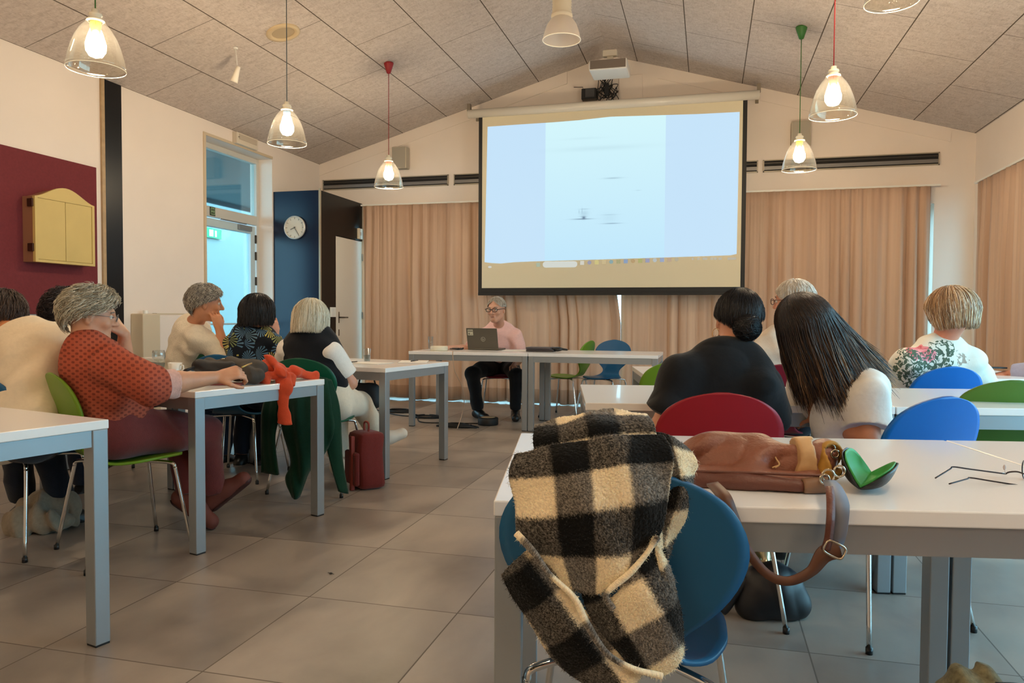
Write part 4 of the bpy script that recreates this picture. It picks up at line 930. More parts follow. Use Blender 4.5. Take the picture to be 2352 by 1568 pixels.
def floral_material(root_pts):
    """cream cloth with a printed rose, leaf sprays and a small crest; root_pts = print centres in object space with radius and kind"""
    m = mat('floral_print', (238, 232, 220), rough=.8, spec=.2); g = NG(m); o = g.obj(); base = lin((238, 232, 218)); c = g.mix(0.0, base, base); n = g.noise(o, 16, 4, out='Color', dist=.4); n2 = g.noise(o, 42, 3)
    wv = g.n('ShaderNodeVectorMath', operation='MULTIPLY_ADD'); g.l(n, wv.inputs[0]); wv.inputs[1].default_value = (.09, .09, .09); 
    sb = g.n('ShaderNodeVectorMath', operation='SUBTRACT'); g.l(o, sb.inputs[0]); sb.inputs[1].default_value = (.045, .045, .045); g.l(sb.outputs[0], wv.inputs[2])
    for (p, r_, kind) in root_pts:
        d = g.n('ShaderNodeVectorMath', operation='DISTANCE'); g.l(wv.outputs[0], d.inputs[0]); d.inputs[1].default_value = tuple(float(q) for q in p)
        mk = g.math('LESS_THAN', d.outputs['Value'], r_)
        if kind == 'rose': pc = g.ramp(g.math('FRACT', g.math('ADD', g.math('MULTIPLY', d.outputs['Value'], 34), n2)), [(0, lin((232, 120, 132))), (.5, lin((244, 170, 172))), (1, lin((206, 86, 96)))])
        elif kind == 'leaf':
            pc = g.mix(n2, lin((60, 74, 62)), lin((110, 126, 104))); mk = g.math('MULTIPLY', mk, g.math('GREATER_THAN', g.noise(o, 34, 2, dist=1.5), .49))
        else: pc = g.mix(n2, lin((150, 120, 106)), lin((190, 170, 150))); mk = g.math('MULTIPLY', mk, g.math('GREATER_THAN', n2, .45))
        c = g.mix(mk, c, pc)
    g.l(c, g.b.inputs['Base Color']); g.bump(g.noise(o, 160, 2), .15, .004); return m
GREY = [(178, 166, 144), (206, 194, 170), (140, 128, 108), (222, 214, 196)]
WHITE = [(224, 214, 190), (236, 230, 214), (196, 184, 156), (206, 196, 172)]
DARK = [(30, 26, 28), (44, 38, 38), (22, 20, 24)]
SALT = [(140, 132, 122), (176, 166, 152), (108, 100, 92), (190, 182, 168)]

# presenter at the desk
P7, J, R = person('grey-haired man in a pink short-sleeved shirt and glasses sitting behind the laptop', dict(
    pel=at(1152, 838, 8.25), chest=at(1147, 757, 8.1), head=at(1140, 710, 7.88), hf=-FH*.88-RH*.4-UP*.12, tw=-FH-RH*.05, shl=at(1184, 771, 8.08), shr=at(1104, 773, 8.1),
    ell=at(1196, 822, 7.98+.12), wrl=at(1178, 842, 7.9), hdl=-FH, hnl=-UP, elr=at(1080, 801, 7.85), wrr=at(1026, 799, 7.72), hdr=-RH-FH*.1-UP*.06, hnr=-UP, hcr=.25,
    knr=at(1086, 858, 7.85), anr=at(1098, 943, 8.0), tfr=-FH*.7+RH*.5, knl=at(1185, 862, 7.8), anl=at(1184, 945, 7.9), tfl=-FH), skin=(204, 152, 126), hs=1.12, h=.0062,
    top=dict(mat=woven('pink_shirt', (240, 192, 182), am=.04), sleeve=.9, puff=.016, sp=.03, collar=True, seed=4), pants=dict(mat=woven('black_trousers', (20, 20, 24), am=.05), puff=.014), shoes=dict(mat=mat('black_leather', (24, 22, 22), rough=.35)))
hair(P7, J['head'], R, [(196, 186, 172), (214, 206, 194), (168, 156, 140)], 1.12, cover=lambda p: math.radians(42+46*min(1, abs(p)/1.1)+26*max(0, (abs(p)-1.6)/1.5)), thick=.006, n=700, seglen=(.12, .35), seed=2)
glasses(P7, J['head'], R, 1.12, r_=.003)
b = MB()
for x in (-1, 1): q = J['chest']+np.array([0, 0, .045]); b.box(-.025, .025, -.004, .004, -.02, .02, M=Matrix.Translation(q+R @ np.array([.035*x, .055, 0])) @ Matrix(np.array(frame(J['tw'], UP))).to_4x4() @ Matrix.Rotation(.6*x, 4, 'Y'))
b.build('collar', MATS['pink_shirt'], P7, False, True)

# woman in the rust top
P3, J, R = person('grey-haired woman with glasses in a rust orange patterned top, reaching over the table', dict(
    pel=at(262, 985, 3.36), chest=at(205, 822, 3.3), head=at(212, 724, 3.3), hf=RH*.9+FH*.42-UP*.16, hu=UP+RH*.1, tw=RH*.85+FH*.55, shl=at(222, 826, 3.48), shr=at(258, 842, 3.12),
    elr=at(356, 884, 3.02), wrr=at(500, 866, 3.2), hdr=RH*.9+UP*.25+FH*.3, hnr=-UP*.6-RH*.1+FH*.5, hcr=.85, ell=at(288, 868, 3.6), wrl=at(285, 768, 3.5), hdl=UP*.75-RH*.45-FH*.1, hnl=-RH*.7-UP*.4, hcl=.8,
    knr=at(468, 992, 3.70), anr=at(490, 1128, 3.84), tfr=RH*.72+UP*.62+FH*.1, knl=at(412, 1000, 3.86), anl=at(440, 1140, 3.78), tfl=RH*.6-UP*.4), skin=(206, 150, 118), bulk=1.12, h=.0062, hs=.94,
    top=dict(mat=rust_material(), sleeve=1, fore=.12, puff=.016, sp=.02, wr=.006, hem=-.02, belly=True, seed=5), pants=dict(mat=woven('brick_trousers', (104, 46, 44), am=.06), puff=.02, len=.95),
    shoes=dict(mat=mat('brown_suede', (104, 52, 42), rough=.7), sole=mat('maroon_sole', (62, 30, 28), rough=.6), lace=mat('lace_tan', (176, 140, 120), rough=.8)))
hair(P3, J['head'], R, GREY, .92, cover=lambda p: math.radians(52+42*min(1, abs(p)/1.3)+58*max(0, (abs(p)-1.35)/1.8)), thick=.014, n=4600, seglen=(.12, .34), wob=.014, curl=.14, lift=.016, seed=3, rad=.0011)
glasses(P3, J['head'], R, .94, mat('thin_grey_frame', (120, 110, 106), rough=.3, metal=.5), r_=.0014)
e, w = J['elr'], J['wrr']; d = nrm(w-e); v = Vol(); q = e+(w-e)*.14; v.cone(q-d*.02, q+d*.07, .061, .057, .005, None, 'add', (q+d*.05, d)); Pv, Fv = v.mesh(.005, .003, wf=60); from_np('rolled_cuff', Pv, Fv, woven('pale_cuff', (214, 170, 158)), P3, True, True)

# woman in the white sweater
P4, J, R = person('woman with short grey hair in a white knitted sweater resting her chin on her hand', dict(
    pel=at(415, 895, 5.35), chest=at(440, 756, 5.28), head=at(474, 697, 5.15), hf=RH*.9+FH*.36-UP*.08, tw=RH*.55+FH*.8, shl=at(430, 757, 5.46), shr=at(456, 772, 5.12),
    elr=at(521, 824, 5.12), wrr=at(503, 754, 5.12), hdr=UP*.95-RH*.22, hnr=-RH*.8+FH*.5, hcr=.35, ell=at(470, 836, 5.6), wrl=at(520, 838, 5.6), hdl=RH, hnl=-UP,
    knr=at(520, 925, 5.5), knl=at(480, 930, 5.75), anr=at(512, 1050, 5.55), anl=at(470, 1045, 5.8), tfr=RH*.5+FH*.7, tfl=RH*.5+FH*.7), skin=(204, 144, 110), h=.0062, hs=1.0, bulk=1.0,
    top=dict(mat=woven('white_knit', (232, 222, 202), am=.05, bump=(160, .5)), sleeve=1, fore=.14, puff=.018, sp=.018, wr=.005, seed=7), pants=dict(mat=woven('denim', (50, 70, 100))), shoes=dict(mat=MATS['black_leather']))
hair(P4, J['head'], R, SALT, 1.0, cover=lambda p: math.radians(58+38*min(1, abs(p)/1.3)+58*max(0, (abs(p)-1.35)/1.8)), thick=.018, n=2200, seglen=(.12, .35), wob=.012, curl=.08, lift=.008, seed=4)

# woman in the palm-leaf top
P5, J, R = person('woman with a black bob in a dark sleeveless top with a palm-leaf pattern', dict(
    pel=at(570, 905, 5.06), chest=at(582, 770, 5.02), head=at(594, 719, 4.98), hf=FH*.8+RH*.6, tw=FH*.9+RH*.35, shl=at(540, 787, 5.1), shr=at(620, 784, 4.9),
    elr=at(640, 838, 5.12), wrr=at(632, 768, 5.2), hdr=UP*.9-RH*.1+FH*.1, hnr=-RH*.7+FH*.3, ell=at(560, 845, 5.35), wrl=at(600, 838, 5.45), hdl=RH*.6+FH*.5, hnl=-UP,
    knr=at(620, 925, 5.5), knl=at(565, 925, 5.5), anr=at(600, 1050, 5.5), anl=at(555, 1050, 5.5), tfr=FH, tfl=FH), skin=(206, 140, 110), h=.0065,
    top=dict(mat=palm_material(), sleeve=0, puff=.02, wr=.006, seed=8), pants=dict(mat=woven('dark_trousers', (26, 32, 46))), shoes=dict(mat=MATS['black_leather']))
hair(P5, J['head'], R, [(20, 18, 22), (30, 26, 30), (14, 14, 18)], 1.0, thick=.022, drop=lambda p: .02+.075*min(1, abs(p)/1.3), cover=lambda p: math.radians(58+36*min(1, abs(p)/1.2)), n=1500, seglen=(.4, .9), seed=5, tuck=.2, flare=.25, rad=.0014)

# white-haired woman in the vest
P6, J, R = person('woman with a white bob in a black vest over a white T-shirt', dict(
    pel=at(742, 925, 4.67), chest=at(712, 782, 4.70), head=at(716, 736, 4.70), hf=FH*.95+RH*.25-UP*.1, tw=FH*.95+RH*.2, shl=at(662, 806, 4.72), shr=at(762, 812, 4.64),
    elr=at(806, 880, 4.72), wrr=at(765, 900, 4.92), hdr=-RH*.8+FH*.4, hnr=-UP, ell=at(650, 860, 4.92), wrl=at(700, 850, 5.02), hdl=RH*.5+FH, hnl=-UP,
    knr=at(826, 925, 5.07), anr=at(872, 1002, 5.20), tfr=RH*.75+FH*.3+UP*.35, knl=at(770, 935, 5.17), anl=at(775, 1060, 5.17), tfl=FH), skin=(212, 152, 124), bulk=1.04, h=.0065,
    top=dict(mat=woven('white_tee', (236, 230, 222), am=.03), trunk=False, sleeve=.72, puff=.017, sp=.02, wr=.002, seed=9), pants=dict(mat=woven('ivory_trousers', (226, 214, 194), am=.04), puff=.018, cuff=.06, len=.9), shoes=dict(mat=mat('white_shoe', (226, 216, 202), rough=.5)))
v = Vol(); U_ = nrm(J['chest']-J['pel']); T_ = nrm(J['tw']); fl = (nrm(T_-U_*np.dot(T_, U_)), .66); mid = .5*J['pel']+.5*J['chest']
v.cone(J['pel']+U_*.1, mid, .182, .172, .05, fl); v.cone(mid, J['chest']-U_*.05, .175, .18, .05, fl); v.cone(J['shl'], J['chest']-U_*.0, .074, .088, .04); v.cone(J['shr'], J['chest']-U_*.0, .074, .088, .04)
Pv, Fv = v.mesh(.0065, .003, seed=10); from_np('vest', Pv, Fv, woven('black_vest', (18, 20, 26), am=.08), P6, True, True)
hair(P6, J['head'], R, WHITE, 1.05, thick=.022, drop=lambda p: .015+.07*min(1, abs(p)/1.3), cover=lambda p: math.radians(58+36*min(1, abs(p)/1.2)), n=2400, seglen=(.4, .9), seed=6, tuck=.28, flare=.3, rad=.0013)

# people at the left edge
P1, J, R = person('person with brown hair and glasses in a cream T-shirt leaning forward at the left edge', dict(
    pel=at(35, 1000, 3.28), chest=at(62, 800, 3.5), head=at(2, 728, 3.72), hf=-RH*.6+FH*.7-UP*.3, hu=UP+FH*.3, tw=FH*.9+RH*.1, shl=at(5, 800, 3.6), shr=at(118, 790, 3.5),
    elr=at(168, 775, 3.75), wrr=at(175, 790, 3.98), hdr=FH+RH*.2, hnr=-UP, ell=at(-40, 900, 3.7), wrl=at(0, 890, 3.95), hdl=FH, hnl=-UP,
    knr=at(100, 1020, 3.75), anr=at(150, 1168, 3.9), tfr=RH*.3+FH*.2-UP*.1, knl=at(30, 1020, 3.75), anl=at(60, 1165, 3.95), tfl=RH*.2+FH*.3), skin=(206, 136, 92), bulk=1.1, h=.0065,
    top=dict(mat=woven('cream_tee', (230, 212, 184), am=.03, bump=(10, .6)), sleeve=.5, puff=.026, sp=.03, wr=.007, seed=11), pants=dict(mat=woven('navy_jeans', (26, 32, 44)), len=.8), shoes=dict(mat=MATS['black_leather']))
hair(P1, J['head'], R, [(74, 58, 52), (96, 78, 68), (60, 46, 42)], 1.0, thick=.02, n=1800, seglen=(.15, .45), wob=.01, seed=7, lift=.008)
glasses(P1, J['head'], R, 1.0, mat('dark_brown_frame', (50, 34, 30), rough=.3))
P2, J, R = person('person with dark curly hair mostly hidden behind the grey-haired woman in orange', dict(
    pel=at(140, 985, 4.15), chest=at(148, 800, 4.15), head=at(160, 722, 4.1), hf=FH*.9+RH*.3, tw=FH, shl=at(95, 815, 4.15), shr=at(205, 815, 4.15),
    elr=at(215, 870, 4.2), wrr=at(190, 862, 4.5), hdr=FH, hnr=-UP, ell=at(90, 870, 4.2), wrl=at(120, 862, 4.5), hdl=FH, hnl=-UP, knr=at(180, 975, 4.6), anr=at(190, 1120, 4.6), knl=at(120, 975, 4.6), anl=at(120, 1120, 4.6), tfr=FH, tfl=FH),
    skin=(190, 130, 100), h=.008, top=dict(mat=woven('charcoal_shirt', (34, 34, 40)), sleeve=.9, puff=.015), pants=dict(mat=MATS['dark_trousers']), shoes=dict(mat=MATS['black_leather']))
hair(P2, J['head'], R, [(44, 34, 36), (62, 50, 50), (32, 26, 28)], 1.0, thick=.022, n=2400, seglen=(.1, .3), wob=.02, curl=.25, lift=.014, seed=8, cover=lambda p: math.radians(60+50*min(1, abs(p)/1.2)+28*max(0, (abs(p)-1.6)/1.5)))

# woman in the black T-shirt
P8, J, R = person('woman with black hair in a low bun wearing a black T-shirt on the red chair', dict(
    pel=at(1655, 1060, 2.82), chest=at(1664, 844, 2.84), head=at(1697, 734, 2.9), hf=FH*.92+RH*.3-UP*.1, hu=UP+RH*.08, tw=FH*.97+RH*.1, shl=at(1572, 866, 2.82), shr=at(1748, 890, 2.78),
    ell=at(1514, 985, 2.8), wrl=at(1548, 925, 3.12), hdl=FH*.9+RH*.4, hnl=-UP, elr=at(1775, 985, 2.85), wrr=at(1745, 912, 3.2), hdr=FH, hnr=-UP,
    knl=at(1610, 1050, 3.25), anl=at(1700, 1225, 3.15), tfl=FH*.8-RH*.2, knr=at(1720, 1050, 3.25), anr=at(1745, 1230, 3.15), tfr=FH), skin=(214, 152, 122), bulk=1.0, h=.0055,
    top=dict(mat=woven('black_tee', (19, 21, 25), am=.05, bump=(12, .5)), sleeve=.72, puff=.022, sp=.036, wr=.006, wf=26, seed=12), pants=dict(mat=MATS['dark_trousers']), shoes=dict(mat=MATS['black_leather']))
BK = [(26, 24, 28), (38, 36, 42), (18, 16, 20)]
hair(P8, J['head'], R, BK, 1.0, thick=.010, cover=lambda p: math.radians(62+30*min(1, abs(p)/1.3)+38*max(0, (abs(p)-1.5)/1.6)), n=2600, seglen=(.3, .8), wob=.002, seed=9, rad=.0009)
bc = J['head']+R @ np.array([.035, -.095, -.035]); r_ = np.random.default_rng(3); b = MB(); b.ell(bc, (.05, .043, .052), R, 20)
for k in range(420):
    ax = nrm(r_.normal(size=3)*np.array([.5, .5, .5])+R @ np.array([0, .3, .9])); u = nrm(np.cross(ax, (1, 0, .2))); w = np.cross(ax, u); ll = r_.uniform(.25, 1.0); t0 = r_.uniform(0, 6.3); rr = math.sqrt(max(0, 1-(1-ll)**2)); h0 = (1-ll)*r_.choice([-1, 1]); rad_ = .052*r_.uniform(.97, 1.05)
    pts = [bc+rad_*(rr*(u*math.cos(t)+w*math.sin(t))+ax*h0) for t in np.linspace(t0, t0+r_.uniform(1, 2.6), 9)]; b.tube(pts, .0011, 3, caps=False)
for k in range(26):
    s_ = J['head']+R @ np.array([-.06+.01*r_.normal(), -.04+.01*r_.normal(), -.07]); b.tube([s_, s_+R @ np.array([-.012, -.004, -.02]), s_+R @ np.array([-.02*r_.uniform(0, 1.5), -.01, -.045])], .0006, 3)
b.build('hair_bun', mat('black_hair', (24, 22, 26), rough=.35), P8, True, True)
MB().tube([J['head']+R @ np.array([-.081+.012*math.cos(t), -.012+.004*math.sin(t), -.062+.02*math.sin(t)]) for t in np.linspace(0, 6.2, 16)], .0012, 6).build('earring', mat('gold', (212, 170, 100), rough=.25, metal=1), P8, True, True)

# long-haired woman
P9, J, R = person('woman with long dark brown hair leaning left in a white T-shirt', dict(
    pel=at(1985, 1080, 2.95), chest=at(1932, 850, 2.9), head=at(1852, 758, 2.9), hf=FH*.9-RH*.25-UP*.25, hu=UP*.95-RH*.38, tw=FH*.95-RH*.2, shl=at(1850, 880, 2.98), shr=at(1998, 892, 2.78),
    ell=at(1835, 960, 3.05), wrl=at(1850, 912, 3.3), hdl=FH, hnl=-UP, elr=at(1996, 1010, 2.75), wrr=at(1915, 968, 2.9), hdr=-RH*.7+FH*.7, hnr=-UP,
    knl=at(1840, 1060, 3.3), anl=at(1795, 1235, 3.12), tfl=FH*.6+RH*.3, knr=at(1900, 1060, 3.3), anr=at(1838, 1205, 3.15), tfr=RH*.7+FH*.4+UP*.1), skin=(196, 132, 100), bulk=1.0, h=.0055,
    top=dict(mat=woven('white_shirt', (236, 230, 222), am=.03, bump=(14, .5)), sleeve=.74, puff=.006, sp=.034, wr=.008, wf=30, seed=13, hem=-.02), pants=dict(mat=MATS['navy_jeans'], len=.95), shoes=dict(mat=MATS['black_leather']))
LB = [(46, 36, 34), (60, 46, 40), (34, 28, 30), (124, 92, 66), (156, 120, 86)]
def p9drop(phi, e):
    side = math.sin(phi); back = -math.cos(phi)
    d = -UP*1.0+RH*(.34+.75*max(0, side)**1.5-.06*max(0, -side))-FH*.10*back
    k = min(1, e/.25); return nrm(d*(1)+RH*.12*k)
def long_hair(par, C, R, seed, n, tones, drop, guide):
    r = np.random.default_rng(seed); SV, SCc, FF, nv = [], [], [], 0; tl = [np.array(lin(c)) for c in tones]
    for q in range(n):
        phi = r.choice([-1, 1])*r.uniform(.55, math.pi); off = r.uniform(0, .012); L = drop(phi)*r.uniform(.72, 1.06); pts = []; A, Bq, Z = .090, .112, .112; t1 = math.radians(92+8*r.normal())
        for th in np.linspace(r.uniform(.02, .5), t1, 6): pts.append(C+R @ np.array([(A+off)*math.sin(phi)*math.sin(th), (Bq+off)*math.cos(phi)*math.sin(th)-.012, (Z+off)*math.cos(th)+.028]))
        p = pts[-1]; j = r.normal(0, .045, 3); w = r.uniform(0, 6)
        for k in range(10): p = p+guide(phi, L*k/10)*L/10+j*L/14+.0028*math.sin(w+k*.9)*RH; pts.append(p)
        rr = .0014*r.uniform(.7, 1.4)*np.concatenate([[.6], np.ones(11), np.linspace(.95, .25, 4)]); v, f = tube_np(pts, rr, 3, caps=False)
        mixt = np.clip((np.arange(16)-6)/9, 0, 1)[:, None]; c0 = tl[r.integers(3)]; c1 = tl[r.integers(1, len(tl))]; cc = (c0*(1-mixt)+c1*mixt)*r.uniform(.8, 1.15)
        SV.append(v); SCc.append(np.repeat(cc, 3, 0)); FF += [tuple(a+nv for a in g) for g in f]; nv += len(v)
    return from_np('long_hair', np.concatenate(SV), np.array(FF), attr_mat('hair_strands', rough=.42, spec=.45), par, True, True, np.concatenate(SCc))
hair(P9, J['head'], R, LB[:3], 1.0, thick=.012, cover=lambda p: math.radians(66+30*min(1, abs(p)/1.2)), n=500, seglen=(.5, .9), seed=10, drop=lambda p: .0 if abs(p) < .5 else .16, world_drop=p9drop, name='hair_cap')
long_hair(P9, J['head'], R, 11, 3800, LB, lambda p: .30 if abs(p) < 2.2 else .34, p9drop)

# man with white hair behind
P10, J, R = person('white-haired man with glasses in a cream shirt behind the two dark-haired women', dict(
    pel=at(1800, 960, 4.32), chest=at(1796, 790, 4.32), head=at(1822, 692, 4.30), hf=-RH*.72+FH*.66-UP*.05, tw=FH, shl=at(1742, 812, 4.32), shr=at(1868, 812, 4.32),
    ell=at(1728, 880, 4.35), wrl=at(1765, 866, 4.70), hdl=FH+RH*.3, hnl=-UP, elr=at(1880, 880, 4.40), wrr=at(1850, 866, 4.70), hdr=FH, hnr=-UP, knl=at(1760, 965, 4.80), anl=at(1760, 1110, 4.80), knr=at(1830, 965, 4.80), anr=at(1830, 1110, 4.80), tfl=FH, tfr=FH),
    skin=(210, 146, 120), h=.0065, hs=1.03, top=dict(mat=woven('cream_shirt', (226, 208, 188), am=.03), sleeve=.8, puff=.02, collar=True, wr=.006, seed=15), pants=dict(mat=MATS['dark_trousers']), shoes=dict(mat=MATS['black_leather']))
hair(P10, J['head'], R, [(226, 216, 204), (236, 230, 222), (204, 190, 172)], 1.03, thick=.012, n=1800, seglen=(.2, .5), seed=12, cover=lambda p: math.radians(50+44*min(1, abs(p)/1.2)+30*max(0, (abs(p)-1.6)/1.5)))
glasses(P10, J['head'], R, 1.03, mat('tortoise_frame', (96, 60, 44), rough=.3), r_=.0022)

# woman in the floral top
jf = dict(pel=at(2150, 975, 4.29), chest=at(2156, 812, 4.25), head=at(2182, 720, 4.2), hf=FH*.85-RH*.5-UP*.14, tw=FH*.97-RH*.2, shl=at(2082, 832, 4.19), shr=at(2228, 828, 4.23),
    ell=at(2062, 890, 4.27), wrl=at(2110, 868, 4.62), hdl=FH, hnl=-UP, elr=at(2262, 880, 4.37), wrr=at(2225, 868, 4.67), hdr=FH, hnr=-UP, knl=at(2120, 975, 4.72), anl=at(2120, 1110, 4.72), knr=at(2200, 975, 4.72), anr=at(2200, 1110, 4.72), tfl=FH, tfr=FH)
o0 = np.array([jf['pel'][0], jf['pel'][1], 0]); bd = lambda px, py, d=4.1: at(px, py, d)-o0
fm_ = floral_material([(bd(2120, 796), .085, 'rose'), (bd(2140, 808), .06, 'rose'), (bd(2078, 790), .085, 'leaf'), (bd(2168, 806), .09, 'leaf'), (bd(2100, 845), .11, 'leaf'), (bd(2155, 838), .10, 'leaf'), (bd(2110, 868), .09, 'leaf'), (bd(2226, 822), .06, 'crest')])
P12, J, R = person('woman with a blond highlighted bob in a cream floral top on the bright blue chair', jf, skin=(222, 142, 112), bulk=1.06, h=.006,
    top=dict(mat=fm_, sleeve=1, fore=.0, puff=.018, sp=.014, wr=.004, seed=16, neck=(.10, -.01)), pants=dict(mat=MATS['dark_trousers']), shoes=dict(mat=MATS['black_leather']))
hair(P12, J['head'], R, [(190, 146, 102), (216, 180, 140), (128, 90, 62), (232, 210, 186), (158, 122, 88)], 1.12, thick=.028, drop=lambda p: .02+.07*min(1, abs(p)/1.3), cover=lambda p: math.radians(60+34*min(1, abs(p)/1.2)), n=3000, seglen=(.45, .95), seed=13, tuck=.42, flare=.2, rad=.0014)

# arm at the right edge
P13, J, R = person('forearm and hand in a lilac sleeve on the table at the right edge', dict(
    pel=at(2540, 985, 4.3), chest=at(2530, 800, 4.4), head=at(2540, 700, 4.4), hf=FH, tw=FH*.9-RH*.3, shl=at(2460, 820, 4.45), shr=at(2600, 820, 4.4), ell=at(2380, 856, 4.5), wrl=at(2312, 860, 4.62), hdl=-RH*.9+FH*.2-UP*.12, hnl=-UP, hcl=.45,
    elr=at(2620, 890, 4.5), wrr=at(2580, 870, 4.8), hdr=FH, hnr=-UP, knl=at(2500, 985, 4.8), anl=at(2500, 1110, 4.8), knr=at(2580, 985, 4.8), anr=at(2580, 1110, 4.8), tfl=FH, tfr=FH), skin=(200, 132, 104), h=.0075,
    top=dict(mat=woven('lilac_shirt', (166, 164, 186), am=.05), sleeve=1, fore=.8, puff=.018, sp=.02, wr=.006, seed=17), pants=dict(mat=MATS['dark_trousers']), shoes=dict(mat=MATS['black_leather']))
hair(P13, J['head'], R, SALT, 1, n=300, seed=14)
# bare knee at the lower right corner
P14, J, R = person('person whose bare knee shows in the lower right corner', dict(
    pel=np.array([1.08, .62, .53]), chest=np.array([1.1, .55, 1.0]), head=np.array([1.1, .6, 1.26]), hf=UP*0+np.array([0, 1., 0]), tw=np.array([-.3, 1., 0]), shl=np.array([.93, .52, .98]), shr=np.array([1.28, .55, .98]),
    ell=np.array([.88, .62, .78]), wrl=np.array([.93, .85, .68]), hdl=np.array([0, 1., 0]), elr=np.array([1.35, .62, .78]), wrr=np.array([1.2, .85, .68]), hdr=np.array([0, 1., 0]),
    knl=np.array([.60, 1.14, .41]), anl=np.array([.78, 1.12, .09]), tfl=np.array([-.3, 1., 0]), knr=np.array([1.0, 1.18, .5]), anr=np.array([1.05, 1.2, .09]), tfr=np.array([0, 1., 0])), skin=(176, 112, 84), h=.008,
    top=dict(mat=woven('navy_top', (40, 46, 66)), sleeve=.6, puff=.016), pants=dict(mat=woven('navy_shorts', (40, 46, 66)), len=.1, name='shorts') if False else None, shoes=dict(mat=MATS['white_shoe']))
hair(P14, J['head'], R, SALT, 1, n=200, seed=15)
# ------------------------------------------------------------------ cloth sheets, ribbons, bags
def grid_sheet(ctrl, nu, nv):
    """ctrl rows x cols x 3 -> dense smooth sheet"""
    C_ = np.array([[at(*p) if len(p) == 3 else p for p in row] for row in ctrl], float)
    R1 = np.stack([crom(C_[i], nu) for i in range(len(C_))]); R2 = np.stack([crom(R1[:, j], nv) for j in range(R1.shape[1])], 1)
    m, n = R2.shape[:2]; F = np.array([(i*n+j, i*n+j+1, (i+1)*n+j+1, (i+1)*n+j) for i in range(m-1) for j in range(n-1)]); return R2.reshape(-1, 3), F, m, n
def ribbon(name, pts, widths, wdir, m, parent=None, t=.003, n=8):
    P = crom(pts, n); k = len(P); W = np.interp(np.linspace(0, 1, k), np.linspace(0, 1, len(widths)), widths); D = crom(wdir, n) if len(wdir) == len(pts) else np.tile(wdir, (k, 1))
    V = []
    for i in range(k):
        d = nrm(D[i]); T_ = nrm(P[min(i+1, k-1)]-P[max(i-1, 0)]); d = nrm(d-T_*np.dot(d, T_)); nn = np.cross(T_, d)
        V += [P[i]-d*W[i]/2-nn*t/2, P[i]+d*W[i]/2-nn*t/2, P[i]+d*W[i]/2+nn*t/2, P[i]-d*W[i]/2+nn*t/2]
    F = [(i*4+q, i*4+(q+1) % 4, (i+1)*4+(q+1) % 4, (i+1)*4+q) for i in range(k-1) for q in range(4)]+[(3, 2, 1, 0), tuple(4*(k-1)+q for q in range(4))]
    return from_np(name, V, F, m, parent, True, True)

# --- the checked scarf
CREAM, BLACK_, MIXL, MIXD = (np.array(lin(c)) for c in ((244, 226, 192), (10, 10, 12), (122, 116, 108), (32, 31, 31)))
def check_col(U, Vv, r, soft=.10):
    def lt(x): 
        f = np.mod(x, 2); return np.clip((np.minimum(np.abs(f-0), np.abs(2-f))*-1+.5)/soft+.5, 0, 1)   # 1 = light band centred on even numbers
    a = lt(U+r.normal(0, .018, U.shape)); b = lt(Vv+r.normal(0, .03, U.shape)); sp = r.uniform(0, 1, U.shape)
    both, none = a*b, (1-a)*(1-b); mx = 1-both-none; t = np.clip(sp**1.4+.25*(b-.5), 0, 1)
    mixc = (MIXD[None]*(1-t[:, None])+MIXL[None]*1.35*t[:, None])*(1+.25*(b-.5))[:, None]
    n = 1+.10*r.normal(size=U.shape)[:, None]
    return np.clip((both[:, None]*CREAM+none[:, None]*BLACK_+mx[:, None]*mixc)*n, .004, 1)
def px_of(P):
    d = P-np.array([0, 0, CAMH]); z = d @ CF; return 1176+FPX*(d @ CR)/z, 784-FPX*(d @ CU)/z
scarf = thing('scarf', 'fluffy black and cream checked scarf hanging over the back of the nearest blue chair', 'scarf', at(1360, 1560, 1.25)*[1, 1, 0]+[0, 0, .5])
SHV, SHF, SHC, SHN, nvs = [], [], [], [], 0; RS = np.random.default_rng(5)
def wcell(P, c0, ang, cell=.0655):
    """weave coordinates on the cloth, measured along picture-right and up in metres around a point"""
    d = P-c0; x = d @ CR; y = -(d @ CU); c, s = math.cos(ang), math.sin(ang); return (x*c+y*s)/cell, (-x*s+y*c)/cell
def add_sheet(ctrl, uv, nu=34, nv=34, wr=.0025, seed=0):
    global nvs
    P, F, m, n = grid_sheet(ctrl, nu, nv); r = np.random.default_rng(seed+20)
    e1, e2 = P.reshape(m, n, 3), None; du = np.gradient(e1, axis=1).reshape(-1, 3); dv = np.gradient(e1, axis=0).reshape(-1, 3); N = np.cross(du, dv); N /= np.maximum(np.linalg.norm(N, axis=1, keepdims=True), 1e-9)
    N = np.where(((N @ CF) > 0)[:, None], -N, N)
    P = P+N*(wr*(np.sin(P @ [61, 20, 33]+seed)+np.sin(P @ [-25, 70, 48]+2*seed))[:, None])+N*r.normal(0, .0006, len(P))[:, None]
    if uv[0] == 'grid':
        U = np.tile(np.linspace(uv[1], uv[2], n), (m, 1)).ravel(); W = np.tile(np.linspace(uv[3], uv[4], m)[:, None], (1, n)).ravel()
    else: U, W = wcell(P, at(*uv[1]), uv[2])
    SHV.append(P); SHF.append(F+nvs); SHC.append(check_col(U, W, r)); SHN.append(N); nvs += len(P)
